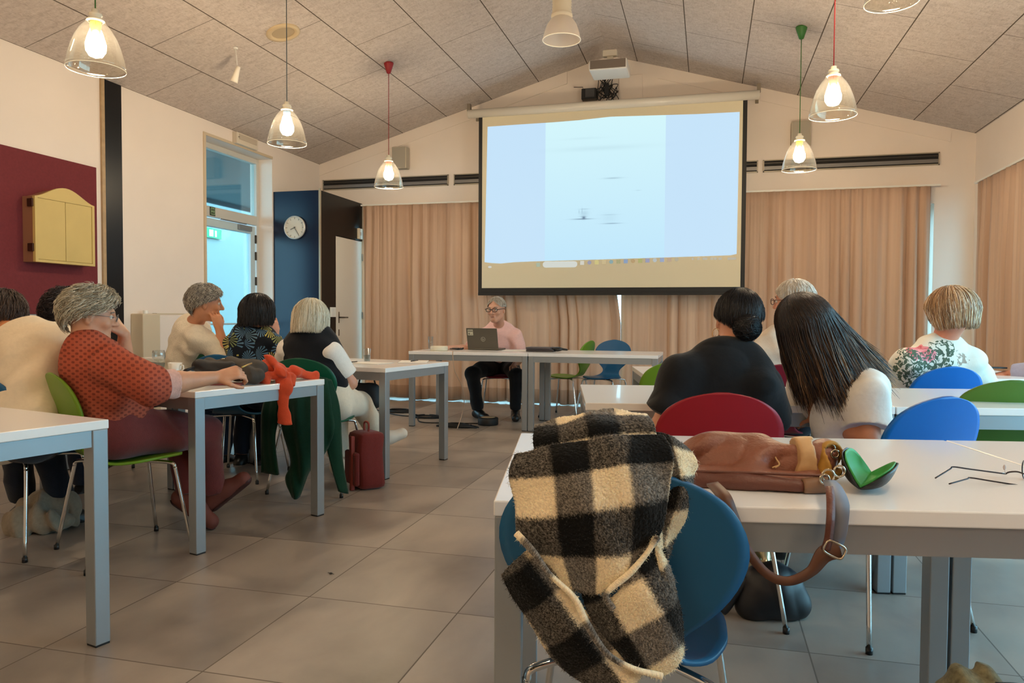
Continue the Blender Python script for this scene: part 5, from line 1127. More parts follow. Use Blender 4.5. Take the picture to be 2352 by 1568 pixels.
# main panel; u: light columns centred on even numbers
add_sheet([[(1182, 1042, 1.262), (1262, 1024, 1.25), (1350, 1010, 1.24), (1448, 998, 1.24), (1522, 1000, 1.25)],
           [(1172, 1090, 1.25), (1270, 1080, 1.222), (1356, 1068, 1.212), (1442, 1056, 1.212), (1545, 1050, 1.23)],
           [(1182, 1150, 1.245), (1276, 1145, 1.212), (1362, 1130, 1.204), (1450, 1116, 1.206), (1542, 1105, 1.225)],
           [(1190, 1232, 1.242), (1282, 1232, 1.21), (1366, 1222, 1.204), (1454, 1210, 1.206), (1524, 1190, 1.226)],
           [(1238, 1282, 1.236), (1296, 1294, 1.216), (1370, 1300, 1.21), (1446, 1290, 1.212), (1500, 1256, 1.226)],
           [(1285, 1340, 1.23), (1318, 1352, 1.22), (1368, 1364, 1.216), (1420, 1340, 1.216), (1462, 1300, 1.228)]], ('grid', -.5, 3.5, .55, 4.5), 40, 34, seed=1)
# upper fold standing above the chair back
add_sheet([[(1230, 1000, 1.35), (1300, 985, 1.36), (1385, 968, 1.36), (1488, 972, 1.35)],
           [(1228, 978, 1.315), (1300, 962, 1.315), (1385, 944, 1.315), (1486, 953, 1.31)],
           [(1226, 1008, 1.285), (1308, 992, 1.275), (1392, 975, 1.27), (1500, 978, 1.275)],
           [(1228, 1052, 1.27), (1315, 1036, 1.262), (1400, 1020, 1.256), (1510, 1012, 1.262)]], ('grid', -1.4, 2.4, -.6, 1.9), 40, 30, seed=2)
# right-hand folds
add_sheet([[(1500, 990, 1.285), (1540, 1000, 1.275), (1566, 1018, 1.285)], [(1528, 1060, 1.262), (1560, 1056, 1.25), (1604, 1062, 1.27)],
           [(1532, 1110, 1.25), (1568, 1108, 1.24), (1598, 1104, 1.26)], [(1528, 1170, 1.242), (1552, 1172, 1.236), (1582, 1160, 1.256)],
           [(1506, 1232, 1.238), (1532, 1244, 1.232), (1562, 1222, 1.25)], [(1494, 1270, 1.24), (1520, 1282, 1.236), (1545, 1272, 1.25)]], ('grid', 2.9, 4.3, -.9, 3.1), 44, 30, wr=.004, seed=3)
add_sheet([[(1466, 1180, 1.23), (1490, 1190, 1.222), (1516, 1205, 1.23)], [(1480, 1240, 1.226), (1506, 1240, 1.216), (1530, 1262, 1.23)], [(1496, 1300, 1.226), (1522, 1302, 1.216), (1545, 1325, 1.23)], [(1506, 1350, 1.226), (1530, 1356, 1.218), (1548, 1362, 1.23)]], ('w', (1500, 1260, 1.22), math.radians(48)), 34, 34, seed=4)
# lower lap, weave turned
add_sheet([[(1330, 1346, 1.226), (1400, 1372, 1.212), (1440, 1330, 1.208), (1492, 1262, 1.214), (1530, 1262, 1.23)], [(1350, 1400, 1.226), (1410, 1405, 1.208), (1465, 1375, 1.2), (1522, 1330, 1.21), (1548, 1340, 1.228)],
           [(1378, 1450, 1.226), (1420, 1470, 1.208), (1480, 1450, 1.2), (1538, 1410, 1.208), (1562, 1402, 1.226)], [(1418, 1500, 1.226), (1460, 1520, 1.21), (1505, 1510, 1.204), (1550, 1480, 1.21), (1568, 1450, 1.226)],
           [(1460, 1532, 1.228), (1496, 1548, 1.216), (1530, 1548, 1.212), (1558, 1520, 1.216), (1570, 1488, 1.228)]], ('w', (1460, 1392, 1.2), math.radians(60)), 34, 34, seed=5)
# left flap running down to the bottom edge
add_sheet([[(1153, 1318, 1.238), (1180, 1290, 1.23), (1212, 1262, 1.236)], [(1184, 1378, 1.236), (1222, 1342, 1.216), (1266, 1302, 1.23)], [(1232, 1452, 1.234), (1274, 1412, 1.21), (1322, 1366, 1.226)],
           [(1278, 1515, 1.232), (1322, 1476, 1.208), (1366, 1436, 1.222)], [(1334, 1566, 1.232), (1376, 1532, 1.208), (1412, 1490, 1.222)], [(1420, 1620, 1.232), (1450, 1592, 1.21), (1480, 1545, 1.222)]], ('w', (1338, 1372, 1.215), math.radians(52)), 40, 40, seed=6)
# rolled selvedge and a second curl
for path, c0, r0, sd in (([(1186, 1224, 1.222), (1226, 1268, 1.206), (1262, 1318, 1.2), (1318, 1372, 1.198), (1348, 1432, 1.196), (1392, 1498, 1.194), (1452, 1534, 1.194), (1520, 1552, 1.204)], .3, .0068, 1),
                        ([(1512, 1232, 1.214), (1478, 1280, 1.21), (1444, 1318, 1.206), (1402, 1352, 1.203), (1392, 1372, 1.202), (1408, 1398, 1.2)], 1.4, .0062, 3)):
    P = crom([at(*p) for p in path], 30); rr = r0*.5*(1+.2*np.sin(np.linspace(0, 12, len(P))+sd)); v, f = tube_np(P, rr, 10, caps=False); r = np.random.default_rng(sd+50)
    L = np.repeat(np.arange(len(P)), 10)/len(P)*np.linalg.norm(P[-1]-P[0])*.8/.0655; ph = np.tile(np.arange(10), len(P)); ctr = np.repeat(P, 10, 0); N = v-ctr; N /= np.maximum(np.linalg.norm(N, axis=1, keepdims=True), 1e-9)
    SHV.append(v); SHF.append(np.array(f)+nvs); SHC.append(check_col(L+c0, np.full(len(v), .3), r)); SHN.append(N); nvs += len(v)
SV, SF, SCo, SN = np.concatenate(SHV), np.concatenate(SHF), np.concatenate(SHC), np.concatenate(SHN)
so = from_np('woven_cloth', SV, SF, attr_mat('scarf_wool', rough=.95, spec=.05, sheen=.3), scarf, True, True, SCo); add_mod(so, 'SOLIDIFY', thickness=.004, offset=0)
k = 30000; ids = RS.integers(0, len(SV), k); dr_ = RS.normal(size=(k, 3)); dr_ = dr_-SN[ids]*(dr_*SN[ids]).sum(1, keepdims=True); dr_ += SN[ids]*RS.uniform(.1, 1.0, (k, 1))+np.array([0, 0, -.7]); dr_ /= np.linalg.norm(dr_, axis=1, keepdims=True)
ln = RS.uniform(.003, .0095, (k, 1)); w = np.cross(dr_, SN[ids]); w /= np.maximum(np.linalg.norm(w, axis=1, keepdims=True), 1e-9); p0 = SV[ids]; p1 = p0+dr_*ln*.5+SN[ids]*.0012; p2 = p0+dr_*ln+RS.normal(0, .0008, (k, 3))
V = np.stack([p0-w*.0003, p0+w*.0003, p1+w*.00025, p1-w*.00025, p2], 1).reshape(-1, 3); b_ = np.arange(k)*5; F = np.concatenate([np.stack([b_, b_+1, b_+2], 1), np.stack([b_, b_+2, b_+3], 1), np.stack([b_+3, b_+2, b_+4], 1)])
cc = np.repeat(np.clip(SCo[ids]*RS.uniform(.8, 1.5, (k, 1))+.004, 0, 1), 5, 0); from_np('wool_fibres', V, F, MATS['scarf_wool'], scarf, False, True, cc)

# --- things on the nearest table
def vol_obj(name, v, h, m, parent, **k): P, F = v.mesh(h, **k); return from_np(name, P, F, m, parent, True, True)
TZ = TH+.001
m_lea = mat('brown_leather', (134, 84, 66), rough=.42, noise=(7, .12), bump=(120, .25)); m_lea2 = mat('dark_brown_leather', (100, 56, 44), rough=.45, noise=(9, .1), bump=(120, .2)); m_tan = mat('tan_patch', (196, 158, 112), rough=.5, noise=(20, .15)); m_ring = mat('silver_ring', (200, 190, 170), rough=.2, metal=1)
bag = thing('leather_bag', 'slouchy brown leather handbag with a long strap lying on the nearest white table', 'bag', at_z(1740, 1085, TH))
v = Vol(); F_ = frame(RH, UP)
v.ell(at(1660, 1050, 1.66), (.085, .075, .058), None, .03); v.cone(at(1610, 1072, 1.66), at(1720, 1066, 1.62), .038, .042, .03); v.cone(at(1700, 1056, 1.63), at(1800, 1064, 1.60), .048, .036, .03); v.cone(at(1790, 1058, 1.6), at(1880, 1062, 1.57), .036, .034, .03); v.cone(at(1600, 1092, 1.58), at(1860, 1106, 1.52), .028, .024, .03); v.ell(at(1880, 1060, 1.6), (.035, .05, .042), None, .02); v.plane((0, 0, TZ), (0, 0, -1))
vol_obj('body', v, .004, m_lea, bag, wr=.006, wf=55, seed=3)
v = Vol(); v.cone(at(1600, 1100, 1.53), at(1830, 1118, 1.48), .023, .019, .01, (UP, .9), cut=(at(1852, 1112, 1.48), RH)); v.plane((0, 0, TZ), (0, 0, -1)); vol_obj('front_gusset', v, .004, m_lea2, bag, wr=.002, seed=4)
MB().tube(crom([at(1588, 1082, 1.525), at(1660, 1084, 1.51), at(1740, 1086, 1.495), at(1830, 1090, 1.48), at(1900, 1092, 1.47)], 8), .0028, 8).build('piping', m_lea2, bag, True, True)
v = Vol(); v.cone(at(1828, 1050, 1.575), at(1862, 1052, 1.565), .041, .039, .01, (nrm(np.cross(RH, UP)), 1.0), cut=(at(1866, 1050, 1.56), RH)); v.plane((0, 0, TZ+.01), (0, 0, -1)); v.plane(at(1822, 1050, 1.575), -RH); vol_obj('pale_patch', v, .004, m_tan, bag, wr=.003, wf=70, seed=5)
v = Vol(); v.ell(at(1905, 1056, 1.55), (.024, .045, .037), None, .01); v.ell(at(1920, 1052, 1.54), (.022, .035, .03), None, .008, 'sub'); v.plane((0, 0, TZ+.004), (0, 0, -1)); vol_obj('open_flap', v, .0035, mat('mustard_lining', (176, 132, 56), rough=.6, noise=(40, .2)), bag, wr=.003, wf=80, seed=6)
v = Vol(); v.cone(at(1846, 1118, 1.475), at(1900, 1112, 1.475), .017, .018, .01, cut=(at(1906, 1112, 1.47), RH)); v.plane(at(1842, 1118, 1.475), -RH); v.plane((0, 0, TZ), (0, 0, -1)); vol_obj('side_panel', v, .0035, mat('taupe_leather', (130, 96, 72), rough=.5), bag)
for px, py, d, rr in ((1902, 1092, 1.455, .012), (1928, 1082, 1.47, .011), (1894, 1100, 1.45, .009), (1908, 1030, 1.55, .009), (1918, 1042, 1.54, .008)):
    c = at(px, py, d); MB().tube([c+rr*(math.cos(t)*RH+math.sin(t)*UP) for t in np.linspace(0, 6.28, 16, endpoint=False)], .0022, 6, closed=True).build('ring', m_ring, bag, True, True)
ribbon('shoulder_strap', [at(1904, 1104, 1.44), at(1916, 1122, 1.37), at(1926, 1160, 1.322), at(1922, 1215, 1.315), at(1914, 1258, 1.32)], [.022, .03, .036, .034, .03], [RH*.9+FH*.5, RH, RH*.9-FH*.3, RH*.8-FH*.5, RH*.9+FH*.2], mat('strap_grey_back', (116, 122, 138), rough=.5), bag, .004)
ribbon('shoulder_strap', [at(1898, 1104, 1.445), at(1906, 1126, 1.36), at(1908, 1180, 1.308), at(1903, 1236, 1.306), at(1896, 1262, 1.31)], [.012, .014, .014, .014, .016], [RH, RH, RH, RH, RH], m_lea2, bag, .004)
ribbon('shoulder_strap', [at(1930, 1262, 1.31), at(1894, 1272, 1.312), at(1862, 1312, 1.315), at(1810, 1334, 1.32), at(1760, 1316, 1.325), at(1712, 1256, 1.33), at(1684, 1190, 1.335), at(1664, 1142, 1.345), at(1636, 1110, 1.42)], [.03, .03, .018, .016, .016, .018, .022, .024, .022], [UP+RH*.3, UP+RH*.3, UP, UP+RH*.1, UP+RH*.5, UP*.4+RH, UP*.3+RH, UP*.3+RH, RH+UP*.2], mat('strap_brown', (98, 62, 44), rough=.5, noise=(20, .1)), bag, .004)
c = at(1917, 1262, 1.305); MB().tube([c+.019*np.sign(math.cos(t))*abs(math.cos(t))**.5*nrm(RH*.8-UP*.4)+.012*np.sign(math.sin(t))*abs(math.sin(t))**.5*nrm(UP*.8+RH*.4) for t in np.linspace(0, 6.28, 24, endpoint=False)], .0022, 6, closed=True).build('buckle', m_ring, bag, True, True)
for j, off in enumerate((0, .004)): MB().tube(crom([at(1772, 1030, 1.60-off), at(1782, 1052, 1.565-off), at(1790, 1066, 1.553-off), at(1774+6*j, 1074, 1.55-off)], 8), .0018, 6).build('cord', m_tan, bag, True, True)

# spectacle case
case = thing('spectacle_case', 'open black spectacle case with bright green lining', 'spectacle case', at_z(1990, 1118, TH))
hA = at(1983, 1118, 1.50); hA[2] = TH+.012; axd = nrm(FH*.84+RH*.54); axo = nrm(RH*.84-FH*.54)
m_ci, m_co = mat('green_lining', (56, 150, 70), rough=.6, noise=(30, .1)), mat('case_black', (22, 24, 24), rough=.4, bump=(400, .2))
def half_shell(name, ang, wid, m, parent, scale=1.0, off=0.0, lip=0):
    """boat-shaped half of the case opening at ang from level"""
    o = nrm(axo*math.cos(ang)+UP*math.sin(ang)); n = nrm(np.cross(axd, o)); n = n if n @ UP < 0 or abs(ang) > 1.57 else -n
    if ang > 1.57: n = nrm(-axo*math.sin(ang)*1.0+UP*math.cos(ang)); n = n if n @ axo < 0 else -n
    V = []; nu_, nv_ = 22, 14
    for i in range(nu_):
        a = -1+2*i/(nu_-1); L = .078*scale*a; ws = math.sqrt(max(0, 1-abs(a)**3.2))
        for j in range(nv_):
            b = j/(nv_-1); x = wid*scale*b*(.25+.75*ws); dp = .019*scale*math.sin(math.pi*min(1, b*.9+.08))*ws; V.append(hA+axd*(L+.03)+o*x+n*(dp-off))
    F = np.array([(i*nv_+j, i*nv_+j+1, (i+1)*nv_+j+1, (i+1)*nv_+j) for i in range(nu_-1) for j in range(nv_-1)])
    ob = from_np(name, V, F, m, parent, True, True); add_mod(ob, 'SOLIDIFY', thickness=.0022, offset=0); return ob
half_shell('shell', math.radians(36), .07, m_co, case); half_shell('lid', math.radians(122), .075, m_co, case)
half_shell('lining', math.radians(36), .068, m_ci, case, .98, .0045); half_shell('lid_lining', math.radians(122), .073, m_ci, case, .98, .0045)
# wire spectacles
m_wire = mat('dark_wire', (60, 56, 60), rough=.25, metal=.8)
gl = thing('spectacles', 'thin metal-framed reading glasses lying upside down at the right end of the nearest table', 'glasses', at_z(2290, 1110, TH))
A0, A1, A2, A3 = at(2148, 1100, 1.6), at(2190, 1072, 1.62), at(2310, 1088, 1.63), at(2330, 1084, 1.62); B0, B1, B2 = at(2180, 1117, 1.545), at(2230, 1097, 1.565), at(2350, 1116, 1.56)
A0[2] = B0[2] = TH+.004
MB().tube(crom([A0, A0+(A1-A0)*.8, A1, A1+(A2-A1)*.3, A2], 8), .0016, 8).build('temple', m_wire, gl, True, True); MB().tube(crom([B0, B0+(B1-B0)*.8, B1, B1+(B2-B1)*.4, B2, at(2372, 1120, 1.56)], 8), .0016, 8).build('temple', m_wire, gl, True, True)
for c, q in (((2352, 1096), 1.61), ((2368, 1128), 1.55)):
    c = at(c[0], c[1], q); c[2] = TH+.021; MB().tube([c+.026*math.cos(t)*nrm(RH*.5+FH)+.019*math.sin(t)*UP for t in np.linspace(0, 6.28, 24, endpoint=False)], .0014, 6, closed=True).build('lens_rim', m_wire, gl, True, True)
MB().tube(crom([at(2310, 1088, 1.63), at(2318, 1084, 1.62), at(2336, 1083, 1.61), at(2352, 1088, 1.6)], 6), .0018, 6).build('bridge', m_wire, gl, True, True)
MB().ell(at(2307, 1073, 1.62), (.003, .002, .006)).tube([at(2307, 1074, 1.62), at(2309, 1088, 1.62)], .0008, 5).build('nose_pad', mat('clear_pad', (190, 180, 180), rough=.2), gl, True, True)

# --- front desk
def slab(name, c, sx, sy, sz, rot, m, label=None, cat=None, group=None, bev=.002, parent=None):
    o = boxo(name, m, parent, -sx/2, sx/2, -sy/2, sy/2, 0, sz, bev)
    if parent is None: o.location = Vector([float(q) for q in c]); o.rotation_euler = (0, 0, rot); tag(o, label, cat, group)
    return o
lc = at_z(1108, 804, TH); lap = thing('laptop', 'open dark grey laptop with a sticker on its lid in front of the speaker', 'laptop', (lc[0], lc[1]+.02, TH+.001), math.radians(-4)); m_lap = mat('laptop_shell', (92, 86, 76), rough=.35, metal=.4)
boxo('base', m_lap, lap, -.168, .168, .0, .23, 0, .016, .004); Ml = Matrix.Translation((0, .004, .016)) @ Matrix.Rotation(math.radians(14), 4, 'X'); bm = bmesh.new(); box(bm, -.168, .168, -.004, .004, 0, .215, .003, M=Ml); lid = from_bm('lid', bm, m_lap, lap)
bm = bmesh.new(); box(bm, -.158, .158, .0042, .005, .008, .205, M=Ml); from_bm('display', bm, mat('display_dark', (40, 50, 60), rough=.2), lid)
bm = bmesh.new(); box(bm, -.153, -.095, -.0052, -.0041, .14, .2, M=Ml); st = from_bm('sticker', bm, mat('sticker_paper', (196, 190, 166), rough=.6), lid)
bm = bmesh.new()
for k in range(4): box(bm, -.148+.013*k, -.138+.013*k, -.0056, -.0051, .176, .192, M=Ml)
box(bm, -.146, -.13, -.0056, -.0051, .146, .166, M=Ml); box(bm, -.124, -.1, -.0056, -.0051, .15, .154, M=Ml); from_bm('sticker_print', bm, mat('print_grey', (110, 104, 92)), st)
b = MB(); b.lathe([(.0235, 0), (.0235, .0012), (.0205, .0012), (.0205, 0), (.0235, 0)], 28); b.V = [(np.hstack([v, np.ones((len(v), 1))]) @ np.array(Ml @ Matrix.Translation((.01, -.004, .1)) @ Matrix.Rotation(math.radians(90), 4, 'X')).T)[:, :3] for v in b.V]
for x, z0, z1 in ((-.009, -.004, .016), (-.002, -.008, .005), (.005, -.008, .005), (.012, -.008, .005), (.005, -.018, .0)):
    Mq = np.array(Ml @ Matrix.Translation((.008+x, -.0052, .1)) @ Matrix.Rotation(.25, 4, 'Y')); b.box(-.0012, .0012, -.0004, .0004, z0, z1, M=Mq)
b.build('logo', mat('logo_silver', (186, 182, 170), rough=.3, metal=.6), lid)
def lathe_thing(name, prof, c, m, label, cat, n=28, group=None):
    o = MB().lathe(prof, n).build(name, m, None, True); o.location = Vector([float(q) for q in c]); return tag(o, label, cat, group)
m_clear = clear_mat('tumbler_glass', (246, 248, 248), edge=.4)
def tumbler(px, py, r_, h_, label, water=0, d=None):
    c = at_z(px, py, TH); t = thing('drinking_glass', label, 'glass', (c[0], c[1], TH+.001)); MB().lathe([(0, .0), (r_*.82, 0), (r_, h_), (r_-.002, h_), (r_*.82-.002, .008), (0, .008)], 28).build('glass', m_clear, t, True)
    if water: MB().lathe([(0, .0085), (r_*.8-.002, .0085), (r_*.84, water), (0, water)], 24).build('water', clear_mat('water', (214, 232, 240), edge=.6), t, True)
    return t
tumbler(989, 801, .028, .13, 'tall clear glass at the left end of the desk beside the white round box')
lathe_thing('round_box', [(0, 0), (.085, 0), (.088, .006), (.088, .04), (.083, .046), (.05, .047), (.048, .04), (0, .04)], at_z(1002, 806, TH)+np.array([0, .08, .001]), mat('warm_white_plastic', (222, 214, 190), rough=.4), 'low round white box on the desk by the speaker\'s hand', 'box')
cc_ = MB(); r = np.random.default_rng(9); q0 = at_z(1045, 803, TH)
for k in range(4): cc_.tube(crom([q0+np.array([r.uniform(-.12, .1), r.uniform(-.03, .06), .006+.012*r.uniform()]) for _ in range(5)], 6), .005, 6)
o = cc_.build('charging_cable', MATS['black_plastic'], None, True); base_origin(o); tag(o, 'tangled black cable and plug on the desk left of the laptop', 'cable')
for px, py, w_, l_, rot, lab in ((1180, 806, .26, .2, .1, 'white papers on the desk right of the laptop'), (1040, 801, .1, .14, .2, 'white note beside the black cable on the desk')): slab('papers', at_z(px, py, TH)+np.array([0, .08, .001]), w_, l_, .004, rot, mat('paper', (236, 232, 224), rough=.7), lab, 'papers')
nc = at_z(1238, 808, TH)+np.array([0, .1, .001]); slab('notebook', nc, .27, .2, .022, .05, mat('notebook_dark', (44, 38, 40), rough=.4), 'dark notebook at the bottom of the stack on the desk', 'notebook', 'stacked notebooks'); slab('notebook', nc+np.array([-.01, .01, .023]), .25, .19, .02, -.04, mat('notebook_grey', (78, 72, 76), rough=.35), 'grey-topped notebook on top of the stack on the desk', 'notebook', 'stacked notebooks')
v = Vol(); q = nc+np.array([.16, 0, .0]); v.ell(q+[0, 0, .025], (.055, .035, .022)); v.cone(q+[.02, 0, .03], q+[.1, 0, .02], .014, .01, .01); v.plane((0, 0, TH+.001), (0, 0, -1)); P, F = v.mesh(.005); o = from_np('pouch', P, F, MATS['black_plastic'], None, True); base_origin(o); tag(o, 'small black pouch lying beside the stack of notebooks', 'pouch')
o = MB().tube(crom([at(1040, 806, 7.05), at(1040, 816, 7.0), at(1044, 850, 7.05), at(1060, 885, 7.15), at(1066, 920, 7.25), at(1060, 955, 7.3), at_z(1050, 985, .006)], 8), .004, 6).build('white_cable', mat('beige_cable', (190, 160, 136), rough=.5), None, True); base_origin(o); tag(o, 'thin pale cable hanging from the front desk to the floor', 'cable')
# floor in front of the desk
fb = thing('floor_box', 'round black cable reel box on the floor under the desk', 'box', at_z(1121, 975, 0)); MB().lathe([(0, 0), (.1, 0), (.104, .01), (.104, .065), (.096, .075), (.0, .075)], 32).build('body', mat('rubber_black', (24, 24, 26), rough=.6), fb, True); MB().lathe([(0, .0755), (.07, .0755), (.072, .078), (0, .079)], 28).build('lid', mat('tan_lid', (176, 150, 116), rough=.6), fb, True)
m_cab = MATS['rubber_black']
for nm, px, py, rx, ry, n_, lab in (('cable_coil', 915, 946, .2, .1, 4, 'coil of black cable on the floor left of the desk leg'), ('cable_coil', 980, 959, .17, .09, 3, 'coil of black cable on the floor between the desk legs'), ('cable_coil', 1050, 981, .22, .05, 6, 'flat tangle of black cable beside the round floor box')):
    c = at_z(px, py, 0); b = MB(); r = np.random.default_rng(px)
    for k in range(n_): b.tube([c+np.array([rx*(1-.12*k)*math.cos(t)+r.uniform(-.01, .01), ry*(1+.2*math.sin(k))*math.sin(t), .008+.006*k]) for t in np.linspace(k, k+5.9, 26)], .006, 6)
    o = b.build(nm, m_cab, None, True); base_origin(o); tag(o, lab, 'cable')
o = MB().tube(crom([at_z(862, 940, .007), at_z(900, 950, .007), at_z(935, 955, .007), at_z(958, 952, .007), at_z(965, 968, .007), at_z(1020, 971, .007), at_z(1100, 972, .007)], 8), .006, 6).build('floor_cable', m_cab, None, True); base_origin(o); tag(o, 'black cable running along the floor to the round box', 'cable')
o = MB().ell(at_z(760, 1316, .004), (.008, .005, .003)).tube([at_z(753, 1314, .003), at_z(767, 1318, .003)], .001, 4).build('crumb', m_cab, None, True); base_origin(o); tag(o, 'tiny dark speck on the bare floor tile in the aisle', 'crumb')

# --- table in front of the vest
tumbler(843, 831, .03, .1, 'clear water glass on the table in front of the white-haired woman', .05)
for px, py, w_, l_, rot, lab in ((850, 834, .28, .2, -.2, 'white sheets by the water glass'), (950, 831, .21, .3, .3, 'sheet of paper with a pen on it at the table corner')): slab('papers', at_z(px, py, TH)+np.array([0, 0, .001]), w_, l_, .003, rot, MATS['paper'], lab, 'papers')
def pen(p, q, m, label): o = MB().tube([p, q], [.004, .0035], 8).build('pen', m, None, True); base_origin(o); return tag(o, label, 'pen')
pen(at_z(944, 829, TH+.012), at_z(960, 827, TH+.012), MATS['black_plastic'], 'black pen on the paper at the table corner')
pen(at_z(798, 832, TH+.009), at_z(820, 830, TH+.009), MATS['black_plastic'], 'black pen beside the white sheets near the woman in the vest')
hb_ = thing('shoulder_bag', 'black shoulder bag hanging under the table in front of the white-haired woman', 'bag', at(843, 935, 5.2)); v = Vol(); c = at(843, 907, 5.2); v.cone(c-RH*.05-UP*.04, c+RH*.05-UP*.04, .055, .055, .03, (FH, .6)); v.cone(c-RH*.05+UP*.035, c+RH*.045+UP*.035, .05, .05, .03, (FH, .6)); vol_obj('body', v, .007, mat('black_nylon', (26, 25, 28), rough=.6), hb_, wr=.004)
MB().tube(crom([c-RH*.06+UP*.07, c-RH*.03+UP*.16, c+RH*.03+UP*.16, c+RH*.06+UP*.07], 6), .006, 6).build('strap', MATS['black_nylon'], hb_, True, True)
# --- table with wine glass, cup, bag and orange cloth
wg = thing('wine_glass', 'empty stemmed wine glass on the table by the white cup', 'glass', at_z(365, 857, TH)+np.array([0, 0, .001])); MB().lathe([(0, 0), (.033, 0), (.034, .002), (.006, .006), (.004, .02), (.004, .055), (.012, .062), (.03, .075), (.037, .095), (.036, .12), (.032, .135), (.031, .135), (.035, .119), (.0355, .096), (.029, .077), (.0, .063)], 30).build('glass', m_clear, wg, True)
cp_ = thing('cup', 'white cup on the table right of the wine glass', 'cup', at_z(402, 859, TH)+np.array([0, 0, .001])); MB().lathe([(0, 0), (.028, 0), (.03, .004), (.04, .066), (.038, .066), (.028, .008), (0, .008)], 28).build('cup', mat('cup_white', (234, 226, 214), rough=.25, coat=.4), cp_, True); MB().tube([(.038, 0, .055), (.058, 0, .05), (.06, 0, .03), (.034, 0, .02)], .004, 6).build('handle', MATS['cup_white'], cp_, True)
slab('papers', at_z(372, 862, TH)+np.array([0, 0, 0.0005]), .3, .2, .003, -.2, MATS['paper'], 'papers under the wine glass and cup', 'papers')
bb = thing('crossbody_bag', 'black and dark olive bag on the table behind the outstretched hand', 'bag', at_z(530, 876, TH)); m_ol = mat('olive_canvas', (62, 54, 46), rough=.75, bump=(200, .2))
v = Vol(); v.ell(at(540, 848, 3.78), (.14, .07, .058), np.stack([RH, FH, UP], 1), .03); v.cone(at(480, 846, 3.78), at(590, 850, 3.78), .045, .05, .03); v.cone(at(565, 862, 3.72), at(592, 862, 3.72), .04, .04, .02); v.plane((0, 0, TZ), (0, 0, -1)); vol_obj('body', v, .006, m_ol, bb, wr=.006, wf=40)
v = Vol(); v.cone(at(455, 840, 3.72), at(530, 842, 3.7), .034, .028, .02); v.cone(at(456, 840, 3.7), at(500, 856, 3.68), .02, .018, .02); vol_obj('front_pocket', v, .005, MATS['black_nylon'], bb, wr=.004)
MB().tube(crom([at(455, 838, 3.7), at(440, 846, 3.68), at(424, 852, 3.68), at_z(425, 862, TH+.01), at_z(448, 866, TH+.01)], 6), .008, 8).build('strap', MATS['black_nylon'], bb, True, True)
MB().tube([at(506, 825, 3.7), at(516, 823, 3.7)], .003, 6).build('zip_pull', m_ring, bb, True, True)
oc = thing('orange_cardigan', 'orange cloth garment lying on the table corner with a sleeve hanging down', 'cardigan', at_z(655, 872, TH)); m_or = woven('orange_cloth', (206, 76, 42), am=.05)
v = Vol(); v.ell(at(622, 848, 3.9), (.075, .07, .05), np.stack([RH, FH, UP], 1), .03); v.cone(at(615, 862, 3.8), at(668, 864, 3.86), .03, .03, .03); v.cone(at(650, 856, 3.95), at(722, 860, 4.08), .04, .022, .03); v.plane((0, 0, TZ), (0, 0, -1)); vol_obj('body', v, .005, m_or, oc, wr=.011, wf=58, seed=8, wdir=(0, 0, .3))
v = Vol(); q = [at(652, 868, 3.83), at(654, 888, 3.80), at(650, 920, 3.80), at(652, 950, 3.80), at(652, 976, 3.80)]
for a, b__, r0, r1 in zip(q[:-1], q[1:], (.042, .040, .028, .030), (.04, .028, .03, .038)): v.cone(a, b__, r0, r1, .02, (FH, .42))
v.plane(at(652, 973, 3.8), -UP); vol_obj('sleeve', v, .005, m_or, oc, wr=.004, wf=50)
ph = slab('phone', at_z(524, 884, TH)+np.array([0, 0, .001]), .15, .07, .01, .25, mat('phone_case', (120, 60, 56), rough=.4), 'phone in a reddish case on the table under the outstretched hand', 'phone')
pen(at(556, 843, 3.22), at(578, 834, 3.34), mat('pen_brass', (196, 160, 90), rough=.3, metal=.6), 'slim brass-coloured pen held in the fingers over the table')
# green cardigan over the chair
gc = thing('green_cardigan', 'dark green cardigan hanging from the dark green chair back to the floor', 'cardigan', at(700, 1140, 4.4)*[1, 1, 0]); m_gr = woven('bottle_green_knit', (12, 54, 36), am=.08)
def drape(name, ctrl, m, parent, th=.008):
    P, F, mm, nn = grid_sheet(ctrl, 8, 8); s = P+np.outer(.006*np.sin(P @ [60, 30, 9])+.005*np.sin(P @ [95, -40, 14]), -CF); o = from_np(name, s, F, m, parent, True, True); add_mod(o, 'SOLIDIFY', thickness=th, offset=0); return o
drape('body', [[(640, 872, 4.42), (690, 858, 4.38), (752, 868, 4.4)], [(642, 930, 4.36), (695, 925, 4.31), (762, 930, 4.36)], [(650, 990, 4.34), (700, 985, 4.28), (768, 990, 4.34)], [(668, 1060, 4.33), (705, 1045, 4.28), (740, 1050, 4.34)], [(656, 1100, 4.33), (690, 1098, 4.29), (712, 1080, 4.33)], [(672, 1142, 4.33), (680, 1146, 4.3), (688, 1140, 4.33)]], m_gr, gc)
drape('sleeve', [[(628, 872, 4.45), (645, 868, 4.42)], [(606, 940, 4.42), (640, 940, 4.37)], [(602, 1010, 4.4), (632, 1010, 4.36)], [(600, 1084, 4.4), (640, 1090, 4.36)]], m_gr, gc, .025)
drape('sleeve', [[(745, 866, 4.42), (760, 872, 4.43)], [(752, 940, 4.38), (778, 935, 4.42)], [(748, 1010, 4.38), (782, 1000, 4.42)], [(758, 1060, 4.38), (786, 1060, 4.42)], [(778, 1128, 4.38), (798, 1134, 4.42)]], m_gr, gc, .02)
